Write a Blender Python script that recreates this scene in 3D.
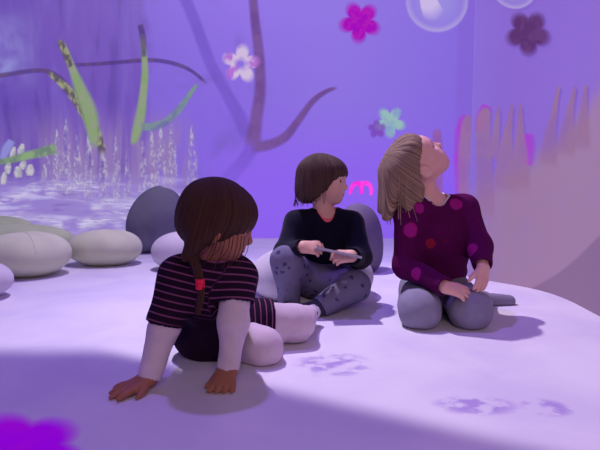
import bpy, math, random
import numpy as np
from mathutils import Vector, Matrix

# ------------------------------------------------------------------ camera, world, lights, exposure
for o in list(bpy.data.objects):
    bpy.data.objects.remove(o)
SC = bpy.context.scene
COL = SC.collection
CAM_H, PITCH, FPX = 0.46, math.radians(4.95), 520.0
cam_d = bpy.data.cameras.new('camera')
cam_d.sensor_width = 36.0
cam_d.lens = 36.0 * FPX / 600.0
cam_d.clip_start = 0.02
cam = bpy.data.objects.new('camera', cam_d)
COL.objects.link(cam)
cam.location = (0, 0, CAM_H)
cam.rotation_euler = (math.pi / 2 - PITCH, 0, 0)
SC.camera = cam

world = bpy.data.worlds.new('dim room')
SC.world = world
world.use_nodes = True
world.node_tree.nodes['Background'].inputs[0].default_value = (0.30, 0.20, 0.62, 1)
world.node_tree.nodes['Background'].inputs[1].default_value = 0.10

SC.view_settings.view_transform = 'Standard'
SC.view_settings.look = 'None'
SC.view_settings.exposure = 0.0
SC.view_settings.gamma = 1.0
SC.view_settings.use_curve_mapping = False


def spot(name, loc, target, power, color, angle, blend, radius):
    d = bpy.data.lights.new(name, 'SPOT')
    d.energy, d.color, d.spot_size, d.spot_blend, d.shadow_soft_size = power, color, math.radians(angle), blend, radius
    o = bpy.data.objects.new(name, d)
    COL.objects.link(o)
    o.location = loc
    o.rotation_euler = (Vector(target) - Vector(loc)).to_track_quat('-Z', 'Y').to_euler()
    return o


def area(name, loc, target, power, color, size):
    d = bpy.data.lights.new(name, 'AREA')
    d.energy, d.color, d.size = power, color, size
    o = bpy.data.objects.new(name, d)
    COL.objects.link(o)
    o.location = loc
    o.rotation_euler = (Vector(target) - Vector(loc)).to_track_quat('-Z', 'Y').to_euler()
    return o


# ceiling projector: a straight-edged bright frame on the floor
PROJ = Vector((-0.62, 2.7, 3.0))
proj = spot('floor_projector', PROJ, (PROJ.x, PROJ.y, 0), 345, (0.97, 0.85, 1.0), 150, 0.05, 0.035)
proj.rotation_euler = (0, 0, 0)
# soft edge of the projected frame, as the line  n.(x,y) = c  on the floor
EN, EC = Vector((0.483, 0.8756)), 0.943
nt_ = proj.data
nt_.use_nodes = True
_n = nt_.node_tree.nodes
_l = nt_.node_tree.links
_em = _n['Emission']
_tc = _n.new('ShaderNodeTexCoord')
_sp = _n.new('ShaderNodeSeparateXYZ')
_l.new(_tc.outputs['Normal'], _sp.inputs[0])


def _m(op, a, b):
    k = _n.new('ShaderNodeMath')
    k.operation = op
    for i, v in enumerate((a, b)):
        if isinstance(v, (int, float)):
            k.inputs[i].default_value = v
        else:
            _l.new(v, k.inputs[i])
    return k.outputs[0]


_az = _m('ABSOLUTE', _sp.outputs[2], 0)
_fx = _m('MULTIPLY', _m('DIVIDE', _sp.outputs[0], _az), PROJ.z)
_fy = _m('MULTIPLY', _m('DIVIDE', _sp.outputs[1], _az), PROJ.z)
_dist = _m('ADD', _m('MULTIPLY', _fx, EN.x), _m('MULTIPLY', _fy, EN.y))
_mr = _n.new('ShaderNodeMapRange')
_mr.interpolation_type = 'SMOOTHSTEP'
_l.new(_dist, _mr.inputs[0])
_off = EC - EN.x * PROJ.x - EN.y * PROJ.y
_mr.inputs[1].default_value = _off - 0.02
_mr.inputs[2].default_value = _off + 0.03
_mr3 = _n.new('ShaderNodeMapRange')
_mr3.interpolation_type = 'SMOOTHSTEP'
_l.new(_fy, _mr3.inputs[0])
_mr3.inputs[1].default_value = 1.36 - PROJ.y - 0.06
_mr3.inputs[2].default_value = 1.36 - PROJ.y + 0.08
_mr2 = _n.new('ShaderNodeMapRange')          # the frame ends before the walls
_mr2.interpolation_type = 'SMOOTHSTEP'
_cx = _m('SUBTRACT', _fx, 0.35 - PROJ.x)
_cy = _m('SUBTRACT', _fy, 1.45 - PROJ.y)
_l.new(_m('SQRT', _m('ADD', _m('MULTIPLY', _cx, _cx), _m('MULTIPLY', _cy, _cy)), 0), _mr2.inputs[0])
_mr2.inputs[1].default_value = 0.75
_mr2.inputs[2].default_value = 2.1
_mr2.inputs[3].default_value = 1.0
_mr2.inputs[4].default_value = 0.42
_l.new(_m('MULTIPLY', _m('MAXIMUM', _mr.outputs[0], _mr3.outputs[0]), _mr2.outputs[0]), _em.inputs['Strength'])

spot('violet_projector', (-0.30, 1.9, 3.1), (0.0, 1.2, 0), 130, (0.36, 0.20, 1.0), 95, 0.6, 0.06)
area('warm_front_fill', (0.3, -1.2, 1.5), (0, 1.6, 0.3), 17, (1.0, 0.74, 0.70), 0.9)  # warm fill light added behind the camera, its source unseen

# ------------------------------------------------------------------ helpers
CP, SP_ = math.cos(PITCH), math.sin(PITCH)


def ray(px, py):
    a, b = (px - 300) / FPX, (225 - py) / FPX
    return Vector((a, CP + b * SP_, -SP_ + b * CP))


def P(px, py, Y):
    r = ray(px, py)
    return Vector((0, 0, CAM_H)) + r * (Y / r.y)


def lin(c):
    def f(v):
        v /= 255.0
        return v / 12.92 if v <= 0.04045 else ((v + 0.055) / 1.055) ** 2.4
    return (f(c[0]), f(c[1]), f(c[2]), 1.0)


def tag(o, label, cat, group=None, kind=None):
    o['label'] = label
    o['category'] = cat
    if group:
        o['group'] = group
    if kind:
        o['kind'] = kind
    return o


def empty(name, loc):
    o = bpy.data.objects.new(name, None)
    o.location = loc
    o.empty_display_size = 0.05
    COL.objects.link(o)
    return o


def link_mesh(name, verts, faces, mat, parent=None, smooth=True, origin=None):
    base = Vector((0, 0, 0))
    if parent is not None:
        p = parent
        while p is not None:
            base += p.location
            p = p.parent
    elif origin is not None:
        base = Vector(origin)
    v = np.asarray(verts, dtype=float) - np.array(base)
    me = bpy.data.meshes.new(name)
    me.from_pydata(v.tolist(), [], faces if isinstance(faces, list) else faces.tolist())
    if smooth:
        me.polygons.foreach_set('use_smooth', [True] * len(me.polygons))
    me.materials.append(mat)
    me.update()
    o = bpy.data.objects.new(name, me)
    COL.objects.link(o)
    if parent is not None:
        o.parent = parent
    elif origin is not None:
        o.location = base
    return o


class NT:
    def __init__(self, name):
        self.m = bpy.data.materials.new(name)
        self.m.use_nodes = True
        self.t = self.m.node_tree
        self.b = self.t.nodes['Principled BSDF']
        self.out = self.t.nodes['Material Output']

    def n(self, typ, **kw):
        k = self.t.nodes.new('ShaderNode' + typ)
        for a, v in kw.items():
            setattr(k, a, v)
        return k

    def put(self, sock, v):
        if isinstance(v, bpy.types.NodeSocket):
            self.t.links.new(v, sock)
        elif v is not None:
            sock.default_value = v

    def math(self, op, a, b=0.0, c=None):
        k = self.n('Math', operation=op)
        self.put(k.inputs[0], a)
        self.put(k.inputs[1], b)
        if c is not None:
            self.put(k.inputs[2], c)
        return k.outputs[0]

    def step(self, v, lo, hi, a=0.0, b=1.0):
        k = self.n('MapRange', interpolation_type='SMOOTHSTEP')
        for i, x in enumerate((v, lo, hi, a, b)):
            self.put(k.inputs[i], x)
        return k.outputs[0]

    def mix(self, f, a, b, mode='MIX'):
        k = self.n('Mix', data_type='RGBA', blend_type=mode)
        self.put(k.inputs['Factor'], f)
        self.put(k.inputs[6], a)
        self.put(k.inputs[7], b)
        return k.outputs[2]

    def obj(self):
        return self.n('TexCoord').outputs['Object']

    def pos(self):
        return self.n('NewGeometry').outputs['Position']

    def sep(self, v):
        k = self.n('SeparateXYZ')
        self.put(k.inputs[0], v)
        return k.outputs

    def scaled(self, v, s):
        k = self.n('Mapping')
        self.put(k.inputs[0], v)
        k.inputs['Scale'].default_value = s
        return k.outputs[0]

    def noise(self, v, scale, detail=3.0, dist=0.0):
        k = self.n('TexNoise')
        self.put(k.inputs['Vector'], v)
        k.inputs['Scale'].default_value = scale
        k.inputs['Detail'].default_value = detail
        k.inputs['Distortion'].default_value = dist
        return k.outputs['Fac']

    def attr(self, name):
        return self.n('Attribute', attribute_name=name).outputs['Fac']

    def bump(self, h, s, d=0.01):
        k = self.n('Bump')
        k.inputs['Strength'].default_value = s
        k.inputs['Distance'].default_value = d
        self.put(k.inputs['Height'], h)
        self.t.links.new(k.outputs[0], self.b.inputs['Normal'])

    def base(self, v, rough=0.8, spec=0.2):
        self.put(self.b.inputs['Base Color'], v)
        self.b.inputs['Roughness'].default_value = rough
        self.b.inputs['Specular IOR Level'].default_value = spec
        return self.m


def cloth(name, c, c2=None, scale=60, rough=0.9, bump=0.25):
    t = NT(name)
    v = t.obj()
    f = t.noise(v, scale, 4)
    c2 = c2 or tuple(x * 0.8 for x in c)
    m = t.base(t.mix(f, lin(c), lin(c2)), rough, 0.12)
    w = t.noise(t.scaled(v, (1, 1, 1)), scale * 7, 2)
    t.bump(w, bump, 0.002)
    t.b.inputs['Sheen Weight'].default_value = 0.08
    return m


def skin(name, c, blush):
    t = NT(name)
    f = t.noise(t.obj(), 22, 3)
    m = t.base(t.mix(f, lin(c), lin(blush)), 0.55, 0.3)
    t.b.inputs['Subsurface Weight'].default_value = 0.12
    t.b.inputs['Subsurface Radius'].default_value = (0.01, 0.004, 0.002)
    return m


def hairmat(name, c, c2):
    t = NT(name)
    f = t.noise(t.attr('strand'), 1.0, 2)
    k = t.n('TexNoise', noise_dimensions='1D')
    t.put(k.inputs['W'], t.attr('strand'))
    k.inputs['Scale'].default_value = 1.0
    k.inputs['Detail'].default_value = 4
    k2 = t.n('TexNoise', noise_dimensions='1D')
    t.put(k2.inputs['W'], t.attr('strand'))
    k2.inputs['Scale'].default_value = 4.0
    k2.inputs['Detail'].default_value = 3
    m = t.base(t.mix(t.step(t.math('ADD', t.math('MULTIPLY', k.outputs['Fac'], 0.5), t.math('MULTIPLY', k2.outputs['Fac'], 0.5)), 0.33, 0.67), lin(c), lin(c2)), 0.62, 0.22)
    t.bump(k2.outputs['Fac'], 0.6, 0.004)
    return m


def plain(name, c, rough=0.6, spec=0.3, metal=0.0):
    t = NT(name)
    f = t.noise(t.obj(), 40, 2)
    m = t.base(t.mix(f, lin(c), lin(tuple(x * 0.92 for x in c))), rough, spec)
    t.b.inputs['Metallic'].default_value = metal
    return m


# ------------------------------------------------------------------ signed-distance modelling
def vv(a):
    return np.array(a, dtype=np.float32)


class Cone:
    def __init__(s, a, b, ra, rb, k=0.02):
        s.a, s.b, s.ra, s.rb, s.k = vv(a), vv(b), ra, rb, k

    def bb(s):
        r = max(s.ra, s.rb)
        return np.minimum(s.a, s.b) - r, np.maximum(s.a, s.b) + r

    def t(s, p):
        ba = s.b - s.a
        return np.clip(((p - s.a) @ ba) / max(float(ba @ ba), 1e-9), 0, 1)

    def d(s, p):
        t = s.t(p)
        q = p - s.a - t[..., None] * (s.b - s.a)
        return np.sqrt((q * q).sum(-1)) - (s.ra + (s.rb - s.ra) * t)

    def grow(s, o, k=None):
        return Cone(s.a, s.b, s.ra + o, s.rb + o, k or s.k)


class Ell:
    def __init__(s, c, ax, r, k=0.02):
        s.c, s.ax, s.r, s.k = vv(c), vv(ax), vv(r), k

    def bb(s):
        e = np.sqrt(((s.ax * s.r[:, None]) ** 2).sum(0))
        return s.c - e, s.c + e

    def d(s, p):
        q = (p - s.c) @ s.ax.T
        k0 = np.sqrt(((q / s.r) ** 2).sum(-1))
        k1 = np.sqrt(((q / (s.r ** 2)) ** 2).sum(-1))
        return k0 * (k0 - 1.0) / np.maximum(k1, 1e-6)

    def grow(s, o, k=None):
        return Ell(s.c, s.ax, s.r + o, k or s.k)


I3 = np.eye(3)


def smin(a, b, k):
    h = np.maximum(k - np.abs(a - b), 0) / k
    return np.minimum(a, b) - h * h * k * 0.25


def smax(a, b, k):
    return -smin(-a, -b, k)


class Field:
    def __init__(s, prims, res, pad=0.03):
        lo = np.min([q.bb()[0] for q in prims], 0) - pad
        hi = np.max([q.bb()[1] for q in prims], 0) + pad
        s.lo, s.h = lo, res
        s.n = np.ceil((hi - lo) / res).astype(int) + 1
        s.D = np.full(s.n, 0.06, dtype=np.float32)
        s.prims = []
        for q in prims:
            s.add(q)

    def box(s, q, pad):
        a, b = q.bb()
        i0 = np.clip(((a - pad - s.lo) / s.h).astype(int), 0, s.n - 1)
        i1 = np.clip(((b + pad - s.lo) / s.h).astype(int) + 2, 1, s.n)
        sl = tuple(slice(int(x), int(y)) for x, y in zip(i0, i1))
        ax = [s.lo[i] + s.h * np.arange(i0[i], i1[i]) for i in range(3)]
        g = np.stack(np.meshgrid(*ax, indexing='ij'), -1).astype(np.float32)
        return sl, g

    def add(s, q):
        s.prims.append(q)
        sl, g = s.box(q, 0.03 + q.k)
        s.D[sl] = smin(s.D[sl], q.d(g), q.k)

    def sub(s, q, off=0.0):
        sl, g = s.box(q, 0.03 + q.k + off)
        s.D[sl] = smax(s.D[sl], -(q.d(g) - off), q.k)

    def band(s, fn, w=0.03):
        idx = np.nonzero(np.abs(s.D) < w)
        p = s.lo + s.h * np.stack(idx, -1)
        s.D[idx] = fn(p.astype(np.float32), s.D[idx])

    def cut(s, o, n, k=0.004):
        """keep the side of the plane the normal n points away from"""
        o, n = vv(o), vv(Vector(n).normalized())
        s.band(lambda p, d: smax(d, (p - o) @ n, k), 0.059)
        ax = [s.lo[i] + s.h * np.arange(s.n[i]) for i in range(3)]
        g = (ax[0][:, None, None] - o[0]) * n[0] + (ax[1][None, :, None] - o[1]) * n[1] + (ax[2][None, None, :] - o[2]) * n[2]
        s.D = np.maximum(s.D, g.astype(np.float32))

    def mesh(s):
        D = s.D.copy()
        for ax in range(3):
            sl = [slice(None)] * 3
            for e in (0, -1):
                sl[ax] = e
                D[tuple(sl)] = np.maximum(D[tuple(sl)], 1e-3)
        ins = D < 0
        c = np.zeros(np.array(D.shape) - 1, dtype=np.int8)
        n = D.shape
        offs = [(i, j, k) for i in (0, 1) for j in (0, 1) for k in (0, 1)]
        V = lambda A, o: A[o[0]:n[0] - 1 + o[0], o[1]:n[1] - 1 + o[1], o[2]:n[2] - 1 + o[2]]
        for o in offs:
            c += V(ins, o)
        cell = np.nonzero((c > 0) & (c < 8))
        cell = np.stack(cell, -1)
        acc = np.zeros((len(cell), 3))
        cnt = np.zeros(len(cell))
        cv = {o: D[cell[:, 0] + o[0], cell[:, 1] + o[1], cell[:, 2] + o[2]] for o in offs}
        for o in offs:
            for ax in range(3):
                if o[ax] == 0:
                    o2 = tuple(o[i] + (i == ax) for i in range(3))
                    a, b = cv[o], cv[o2]
                    m = (a < 0) != (b < 0)
                    t = np.where(m, a / np.where(m, a - b, 1), 0)
                    pt = np.tile(np.array(o, float), (len(cell), 1))
                    pt[:, ax] += t
                    acc[m] += pt[m]
                    cnt += m
        verts = s.lo + s.h * (cell + acc / cnt[:, None])
        idx = np.full(np.array(D.shape) - 1, -1, dtype=np.int64)
        idx[cell[:, 0], cell[:, 1], cell[:, 2]] = np.arange(len(cell))
        faces = []
        for ax in range(3):
            a1, a2 = (ax + 1) % 3, (ax + 2) % 3
            sl0 = [slice(1, -1)] * 3
            sl0[ax] = slice(0, -1)
            sl1 = list(sl0)
            sl1[ax] = slice(1, None)
            A, B = ins[tuple(sl0)], ins[tuple(sl1)]
            e = np.stack(np.nonzero(A != B), -1)
            flip = A[e[:, 0], e[:, 1], e[:, 2]]
            g = e + 1
            g[:, ax] -= 1
            q = []
            for d1, d2 in ((0, 0), (1, 0), (1, 1), (0, 1)):
                h = g.copy()
                h[:, a1] -= d1
                h[:, a2] -= d2
                q.append(idx[h[:, 0], h[:, 1], h[:, 2]])
            q = np.stack(q, -1)
            q[~flip] = q[~flip][:, ::-1]
            faces.append(q)
        return verts, np.concatenate(faces)


def relax(v, f, it=2, w=0.5):
    e = np.concatenate([f[:, [0, 1]], f[:, [1, 2]], f[:, [2, 3]], f[:, [3, 0]]])
    e = np.concatenate([e, e[:, ::-1]])
    cnt = np.bincount(e[:, 0], minlength=len(v)).clip(1)
    for _ in range(it):
        s = np.stack([np.bincount(e[:, 0], weights=v[e[:, 1], i], minlength=len(v)) for i in range(3)], -1)
        v = v * (1 - w) + w * s / cnt[:, None]
    return v


def finish(name, F, mat, parent=None, it=2, origin=None, frame=None):
    v, f = F.mesh()
    v = relax(v, f, it)
    vl = v
    if frame is not None:
        c, M = frame
        v = np.array(c) + v @ M
    o = link_mesh(name, v, f, mat, parent, True, origin)
    o['_n'] = len(v)
    del o['_n']
    return o, vl


def set_attr(o, name, vals):
    a = o.data.attributes.new(name, 'FLOAT', 'POINT')
    a.data.foreach_set('value', np.asarray(vals, dtype=np.float32))


def along(prims, v):
    """metres along the nearest bone, for stripes that run round each limb"""
    best = np.full(len(v), 9.0)
    out = np.zeros(len(v))
    for q, off in prims:
        d = q.d(v.astype(np.float32))
        t = ((v - q.a) @ (q.b - q.a)) / np.linalg.norm(q.b - q.a)
        m = d < best
        best[m] = d[m]
        out[m] = t[m] + off
    return out


rng = np.random.RandomState(4)
WD = rng.normal(size=(10, 3))


def wrinkle(amp, freq):
    ph = rng.uniform(0, 6, 10)

    def fn(p, d):
        s = 0
        for i in range(10):
            s = s + np.sin(p @ (WD[i] * freq * (0.6 + 0.15 * i)) + ph[i] + 1.5 * np.sin(p @ (WD[(i + 3) % 10] * freq * 0.4)))
        return d + amp * s / 4.0
    return fn


# ------------------------------------------------------------------ the setting
BACK_Y = 4.1
# plan of the right wall: corner, facing panel, then the bend towards the viewer
plan = [(1.9, 4.12), (0.798, 2.45), (0.858, 2.36), (0.925, 2.275), (0.98, 2.19), (1.02, 2.08), (1.03, 1.95), (1.02, 1.8), (1.01, 1.6),
        (1.03, 1.2), (1.12, 0.7), (1.3, 0.1), (1.5, -0.8)]
WALL_TOP = 3.2


def smooth_plan(pts, n=8):
    out = [Vector(pts[0]), Vector(pts[1])]
    for i in range(1, len(pts) - 1):
        p0 = Vector(pts[i - 1]) if i > 1 else Vector(pts[i]) * 2 - Vector(pts[i + 1])
        p1, p2 = Vector(pts[i]), Vector(pts[i + 1])
        p3 = Vector(pts[i + 2]) if i + 2 < len(pts) else p2 * 2 - p1
        for j in range(1, n + 1):
            t = j / n
            out.append(0.5 * ((2 * p1) + (p2 - p0) * t + (2 * p0 - 5 * p1 + 4 * p2 - p3) * t * t + (3 * p1 - p0 - 3 * p2 + p3) * t ** 3))
    return out


RP = smooth_plan(plan)


def wall_hit(px, py, off=0.004):
    """where a sight line meets the back wall or the right wall"""
    r = ray(px, py)
    o = Vector((0, 0, CAM_H))
    t = (BACK_Y - off) / r.y
    if px > 472:
        best = None
        for a, b in zip(RP[1:], RP[2:]):
            e = b - a
            den = r.x * e.y - r.y * e.x
            if abs(den) < 1e-9:
                continue
            tt = (a.x * e.y - a.y * e.x) / den
            uu = (a.x * r.y - a.y * r.x) / den
            if tt > 0 and -0.02 <= uu <= 1.02 and (best is None or tt < best[0]):
                nrm = Vector((e.y, -e.x, 0)).normalized()
                if nrm.dot(Vector((r.x, r.y, 0))) > 0:
                    nrm = -nrm
                best = (tt, nrm)
        if best:
            return o + r * best[0] + best[1] * off
    return o + r * t


def screen(t, col, strength=0.82, refl=(0.10, 0.09, 0.12, 1)):
    t.base(refl, 0.9, 0.0)
    t.put(t.b.inputs['Emission Color'], col)
    t.b.inputs['Emission Strength'].default_value = strength
    return t.m


def back_wall_mat():
    t = NT('projected wall picture')
    p = t.pos()
    X, Y, Z = t.sep(p)[0:3]
    n1 = t.noise(t.scaled(p, (5.0, 1, 0.9)), 1.6, 5, 0.6)
    n2 = t.noise(p, 2.2, 4, 0.4)
    k = t.n('ValToRGB')
    t.put(k.inputs[0], t.math('ADD', t.math('MULTIPLY_ADD', X, 0.25, 0.65), t.math('MULTIPLY', t.math('SUBTRACT', n2, 0.5), 0.09)))
    cr = k.color_ramp
    cr.elements[0].position, cr.elements[0].color = 0.03, lin((98, 66, 180))
    cr.elements[1].position, cr.elements[1].color = 0.98, lin((134, 104, 226))
    for ps, c in ((0.22, (108, 74, 184)), (0.345, (106, 70, 188)), (0.362, (124, 94, 220)), (0.52, (132, 98, 228)), (0.72, (138, 110, 230))):
        e = cr.elements.new(ps)
        e.color = lin(c)
    c = k.outputs[0]
    c = t.mix(t.step(X, 1.19, 1.23), c, lin((132, 98, 218)))
    # stronger violet low down in the middle
    c = t.mix(t.math('MULTIPLY', t.step(Z, 1.15, 0.35), t.step(X, -1.0, -0.3)), c, lin((142, 94, 248)))
    # watercolour streaks at the left
    left = t.step(X, -0.95, -1.45)
    c = t.mix(t.math('MULTIPLY', left, t.math('MULTIPLY', 0.6, t.step(n1, 0.5, 0.72))), c, lin((120, 96, 200)))
    c = t.mix(t.math('MULTIPLY', left, t.math('MULTIPLY', 0.7, t.step(n1, 0.47, 0.3))), c, lin((80, 54, 160)))
    gl = t.math('MULTIPLY', t.step(X, -1.95, -2.35), t.step(t.math('ABSOLUTE', t.math('SUBTRACT', Z, 1.4)), 0.42, 0.05))
    c = t.mix(t.math('MULTIPLY', gl, t.step(n2, 0.4, 0.62)), c, lin((165, 170, 236)))
    # broad faint shadows of stems in the middle
    c = t.mix(t.math('MULTIPLY', t.step(n2, 0.52, 0.66), t.math('MULTIPLY', t.step(X, -1.3, -1.0), t.step(X, -0.1, -0.5))), c, lin((118, 88, 205)))
    # brown haze behind the reeds
    hz = t.math('MULTIPLY', t.math('MULTIPLY', t.step(Z, 1.1, 0.7), t.step(X, -0.75, -1.0)), t.step(X, -2.15, -1.85, 0.4, 1.0))
    n3 = t.noise(t.scaled(p, (9.0, 1, 0.8)), 1.5, 4, 0.3)
    c = t.mix(t.math('MULTIPLY', hz, t.step(n3, 0.36, 0.56, 0.25, 1.0)), c, lin((146, 118, 184)))
    # the stream and its foam low on the wall
    w = t.math('MULTIPLY', t.step(Z, 0.55, 0.36), t.step(X, -0.75, -1.0))
    c = t.mix(t.math('MULTIPLY', w, 0.85), c, lin((158, 136, 218)))
    n4 = t.noise(t.scaled(p, (1.5, 1, 8.0)), 2.0, 7, 0.35)
    c = t.mix(t.math('MULTIPLY', w, t.math('MULTIPLY', 0.8, t.step(n4, 0.48, 0.68))), c, lin((206, 198, 244)))
    c = t.mix(t.math('MULTIPLY', w, t.math('MULTIPLY', 0.6, t.step(n4, 0.42, 0.3))), c, lin((128, 98, 180)))
    return screen(t, c)


def right_wall_mat():
    t = NT('projected sand dune picture')
    p = t.pos()
    uv = t.n('UVMap').outputs[0]
    U, V = t.sep(uv)[0:2]            # metres along the wall from the corner, metres up
    n = t.noise(p, 7.0, 3, 0.3)
    U = t.math('ADD', U, 0.12)
    top = lin((136, 98, 216))
    c = t.mix(t.step(U, 0.02, 0.35), lin((132, 102, 222)), top)
    c = t.mix(t.math('MULTIPLY', t.step(U, 0.5, 1.2), 0.7), c, lin((140, 104, 196)))
    crest = t.math('MULTIPLY_ADD', U, 0.52, 0.36)
    crest = t.math('ADD', crest, t.math('MULTIPLY', n, 0.12))
    dune = t.step(t.math('SUBTRACT', crest, V), 0.02, 0.18)
    fade = t.step(U, 0.0, 0.36, 0.35, 1.0)
    c = t.mix(t.math('MULTIPLY', dune, fade), c, lin((160, 122, 160)))
    c = t.mix(t.math('MULTIPLY', dune, t.math('MULTIPLY', t.step(n, 0.5, 0.75), 0.25)), c, lin((150, 112, 178)))
    # painted darker below a slanting edge near the floor, where projector light stops
    low = t.step(t.math('SUBTRACT', t.math('MULTIPLY', t.math('SUBTRACT', U, 0.44), 0.62), V), -0.006, 0.012)
    c = t.mix(t.math('MULTIPLY', low, t.step(U, 0.40, 0.48)), c, lin((134, 98, 136)))
    return screen(t, c, 0.75)


def floor_mat():
    t = NT('pale vinyl floor')
    p = t.pos()
    n = t.noise(p, 3.0, 5, 0.4)
    c = t.mix(t.step(n, 0.35, 0.7), lin((226, 222, 232)), lin((212, 205, 226)))
    # violet marks of projected light, painted into the floor colour
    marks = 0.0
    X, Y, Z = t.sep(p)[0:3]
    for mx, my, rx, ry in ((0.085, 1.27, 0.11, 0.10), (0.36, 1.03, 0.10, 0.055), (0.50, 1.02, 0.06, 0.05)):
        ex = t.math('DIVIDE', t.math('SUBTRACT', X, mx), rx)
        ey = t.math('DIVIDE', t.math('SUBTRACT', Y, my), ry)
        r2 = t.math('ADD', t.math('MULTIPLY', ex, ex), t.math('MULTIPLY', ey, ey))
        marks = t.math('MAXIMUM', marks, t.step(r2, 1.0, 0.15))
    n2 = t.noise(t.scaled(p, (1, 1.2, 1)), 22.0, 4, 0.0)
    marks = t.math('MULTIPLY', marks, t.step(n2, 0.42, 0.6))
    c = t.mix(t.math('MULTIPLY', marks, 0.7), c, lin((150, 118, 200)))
    m = t.base(c, 0.55, 0.25)
    t.bump(t.noise(p, 120, 2), 0.05, 0.002)
    return m


def box_mesh(name, lo, hi, mat):
    x0, y0, z0 = lo
    x1, y1, z1 = hi
    v = [(x, y, z) for z in (z0, z1) for y in (y0, y1) for x in (x0, x1)]
    f = [(0, 2, 3, 1), (4, 5, 7, 6), (0, 1, 5, 4), (2, 6, 7, 3), (0, 4, 6, 2), (1, 3, 7, 5)]
    o = link_mesh(name, v, f, mat, smooth=False)
    o['kind'] = 'structure'
    return o


WALLM = back_wall_mat()
box_mesh('floor', (-3.3, -1.2, -0.06), (2.1, 4.25, 0.0), floor_mat())
box_mesh('wall_back', (-3.3, BACK_Y, 0.0), (2.1, BACK_Y + 0.12, WALL_TOP), WALLM)


def violet_wall():
    t = NT('violet lit side wall')
    n = t.noise(t.pos(), 1.2, 4)
    return screen(t, t.mix(n, lin((80, 58, 168)), lin((116, 92, 214))), 0.7)


box_mesh('wall_left', (-3.3, -1.2, 0.0), (-3.18, BACK_Y, WALL_TOP), violet_wall())
box_mesh('ceiling', (-3.3, -1.2, WALL_TOP), (2.1, 4.25, WALL_TOP + 0.08), plain('dark ceiling paint', (40, 36, 52), 0.9, 0.1))

# right wall: a curved slab
vs, fs, uvs = [], [], []
acc = 0.0
TH = 0.08
us = []
for i, q in enumerate(RP):
    if i > 1:
        acc += (RP[i] - RP[i - 1]).length
    elif i == 0:
        acc = -(RP[1] - RP[0]).length
    if i == 1:
        acc = 0.0
    us.append(acc)
nz = 12
for i, q in enumerate(RP):
    a = RP[max(i - 1, 0)]
    b = RP[min(i + 1, len(RP) - 1)]
    e = (b - a).normalized()
    nn = Vector((-e.y, e.x))
    if nn.dot(Vector((1, 0.6))) < 0:
        nn = -nn
    for back in (0, 1):
        for k in range(nz + 1):
            w = q + nn * TH * back
            vs.append((w.x, w.y, WALL_TOP * k / nz))
            uvs.append((us[i], WALL_TOP * k / nz))
st = 2 * (nz + 1)
for i in range(len(RP) - 1):
    for k in range(nz):
        a = i * st + k
        fs.append((a, a + 1, a + st + 1, a + st))
        a += nz + 1
        fs.append((a, a + st, a + st + 1, a + 1))
    a = i * st + nz
    fs.append((a, a + nz + 1, a + st + nz + 1, a + st))
wr = link_mesh('wall_right', vs, fs, right_wall_mat(), smooth=True)
wr['kind'] = 'structure'
ul = wr.data.uv_layers.new(name='UVMap')
for lp in wr.data.loops:
    ul.data[lp.index].uv = uvs[lp.vertex_index]
bpy.context.view_layer.update()


# ------------------------------------------------------------------ pictures projected on the walls (flat light images)
def film_mat(name, c, c2=None, scale=20, stretch=(1, 1, 1), lo=0.4, hi=0.6, alpha=1.0, holes=None, strength=0.85):
    t = NT(name)
    v = t.pos()
    n = t.noise(t.scaled(v, stretch), scale, 4, 0.3)
    col = t.mix(t.step(n, lo, hi), lin(c), lin(c2 or c))
    em = t.n('Emission')
    t.put(em.inputs[0], col)
    em.inputs[1].default_value = strength
    tr = t.n('BsdfTransparent')
    mx = t.n('MixShader')
    a = t.math('MULTIPLY', t.attr('cover'), alpha)
    if holes is not None:
        h = t.noise(t.scaled(v, holes[1]), holes[0], 3, 0.2)
        a = t.math('MULTIPLY', a, t.step(h, holes[2], holes[3]))
    t.put(mx.inputs[0], a)
    t.t.links.new(tr.outputs[0], mx.inputs[1])
    t.t.links.new(em.outputs[0], mx.inputs[2])
    t.t.links.new(mx.outputs[0], t.out.inputs[0])
    return t.m


def film(name, pts, faces, cover, mat, parent=None, off=0.004, surf=None):
    w = [(surf or wall_hit)(x, y, off) for x, y in pts]
    c = sum(w, Vector()) / len(w)
    if parent is not None:
        o = link_mesh(name, w, faces, mat, parent, False)
    else:
        o = link_mesh(name, w, faces, mat, None, False, origin=c)
    set_attr(o, 'cover', cover)
    return o


def catmull(pts, n=8):
    out = []
    P_ = [np.array(p, float) for p in pts]
    P_ = [2 * P_[0] - P_[1]] + P_ + [2 * P_[-1] - P_[-2]]
    for i in range(1, len(P_) - 2):
        for j in range(n):
            t = j / n
            a, b, c, d = P_[i - 1:i + 3]
            out.append(0.5 * (2 * b + (c - a) * t + (2 * a - 5 * b + 4 * c - d) * t * t + (3 * b - a - 3 * c + d) * t ** 3))
    out.append(P_[-2])
    return out


def stroke(name, pts, mat, parent=None, off=0.004, soft=0.45, a0=1.0, a1=1.0, surf=None):
    """pts: (px, py, half width); a soft-edged ribbon lying on the wall"""
    q = catmull(pts)
    v, cov, f = [], [], []
    for i, p in enumerate(q):
        d = q[min(i + 1, len(q) - 1)][:2] - q[max(i - 1, 0)][:2]
        n = np.array([-d[1], d[0]]) / max(np.hypot(*d), 1e-6)
        s = i / (len(q) - 1)
        al = a0 + (a1 - a0) * s
        al *= min(1.0, s / 0.08 + 0.15, (1 - s) / 0.06 + 0.0)
        for w, c in ((-1 - soft, 0), (-1 + soft * 0.6, al), (1 - soft * 0.6, al), (1 + soft, 0)):
            v.append(p[:2] + n * p[2] * w)
            cov.append(c)
        if i:
            a = 4 * i
            for k in range(3):
                f.append((a - 4 + k, a - 3 + k, a + 1 + k, a + k))
    return film(name, v, f, cov, mat, parent, off, surf)


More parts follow.
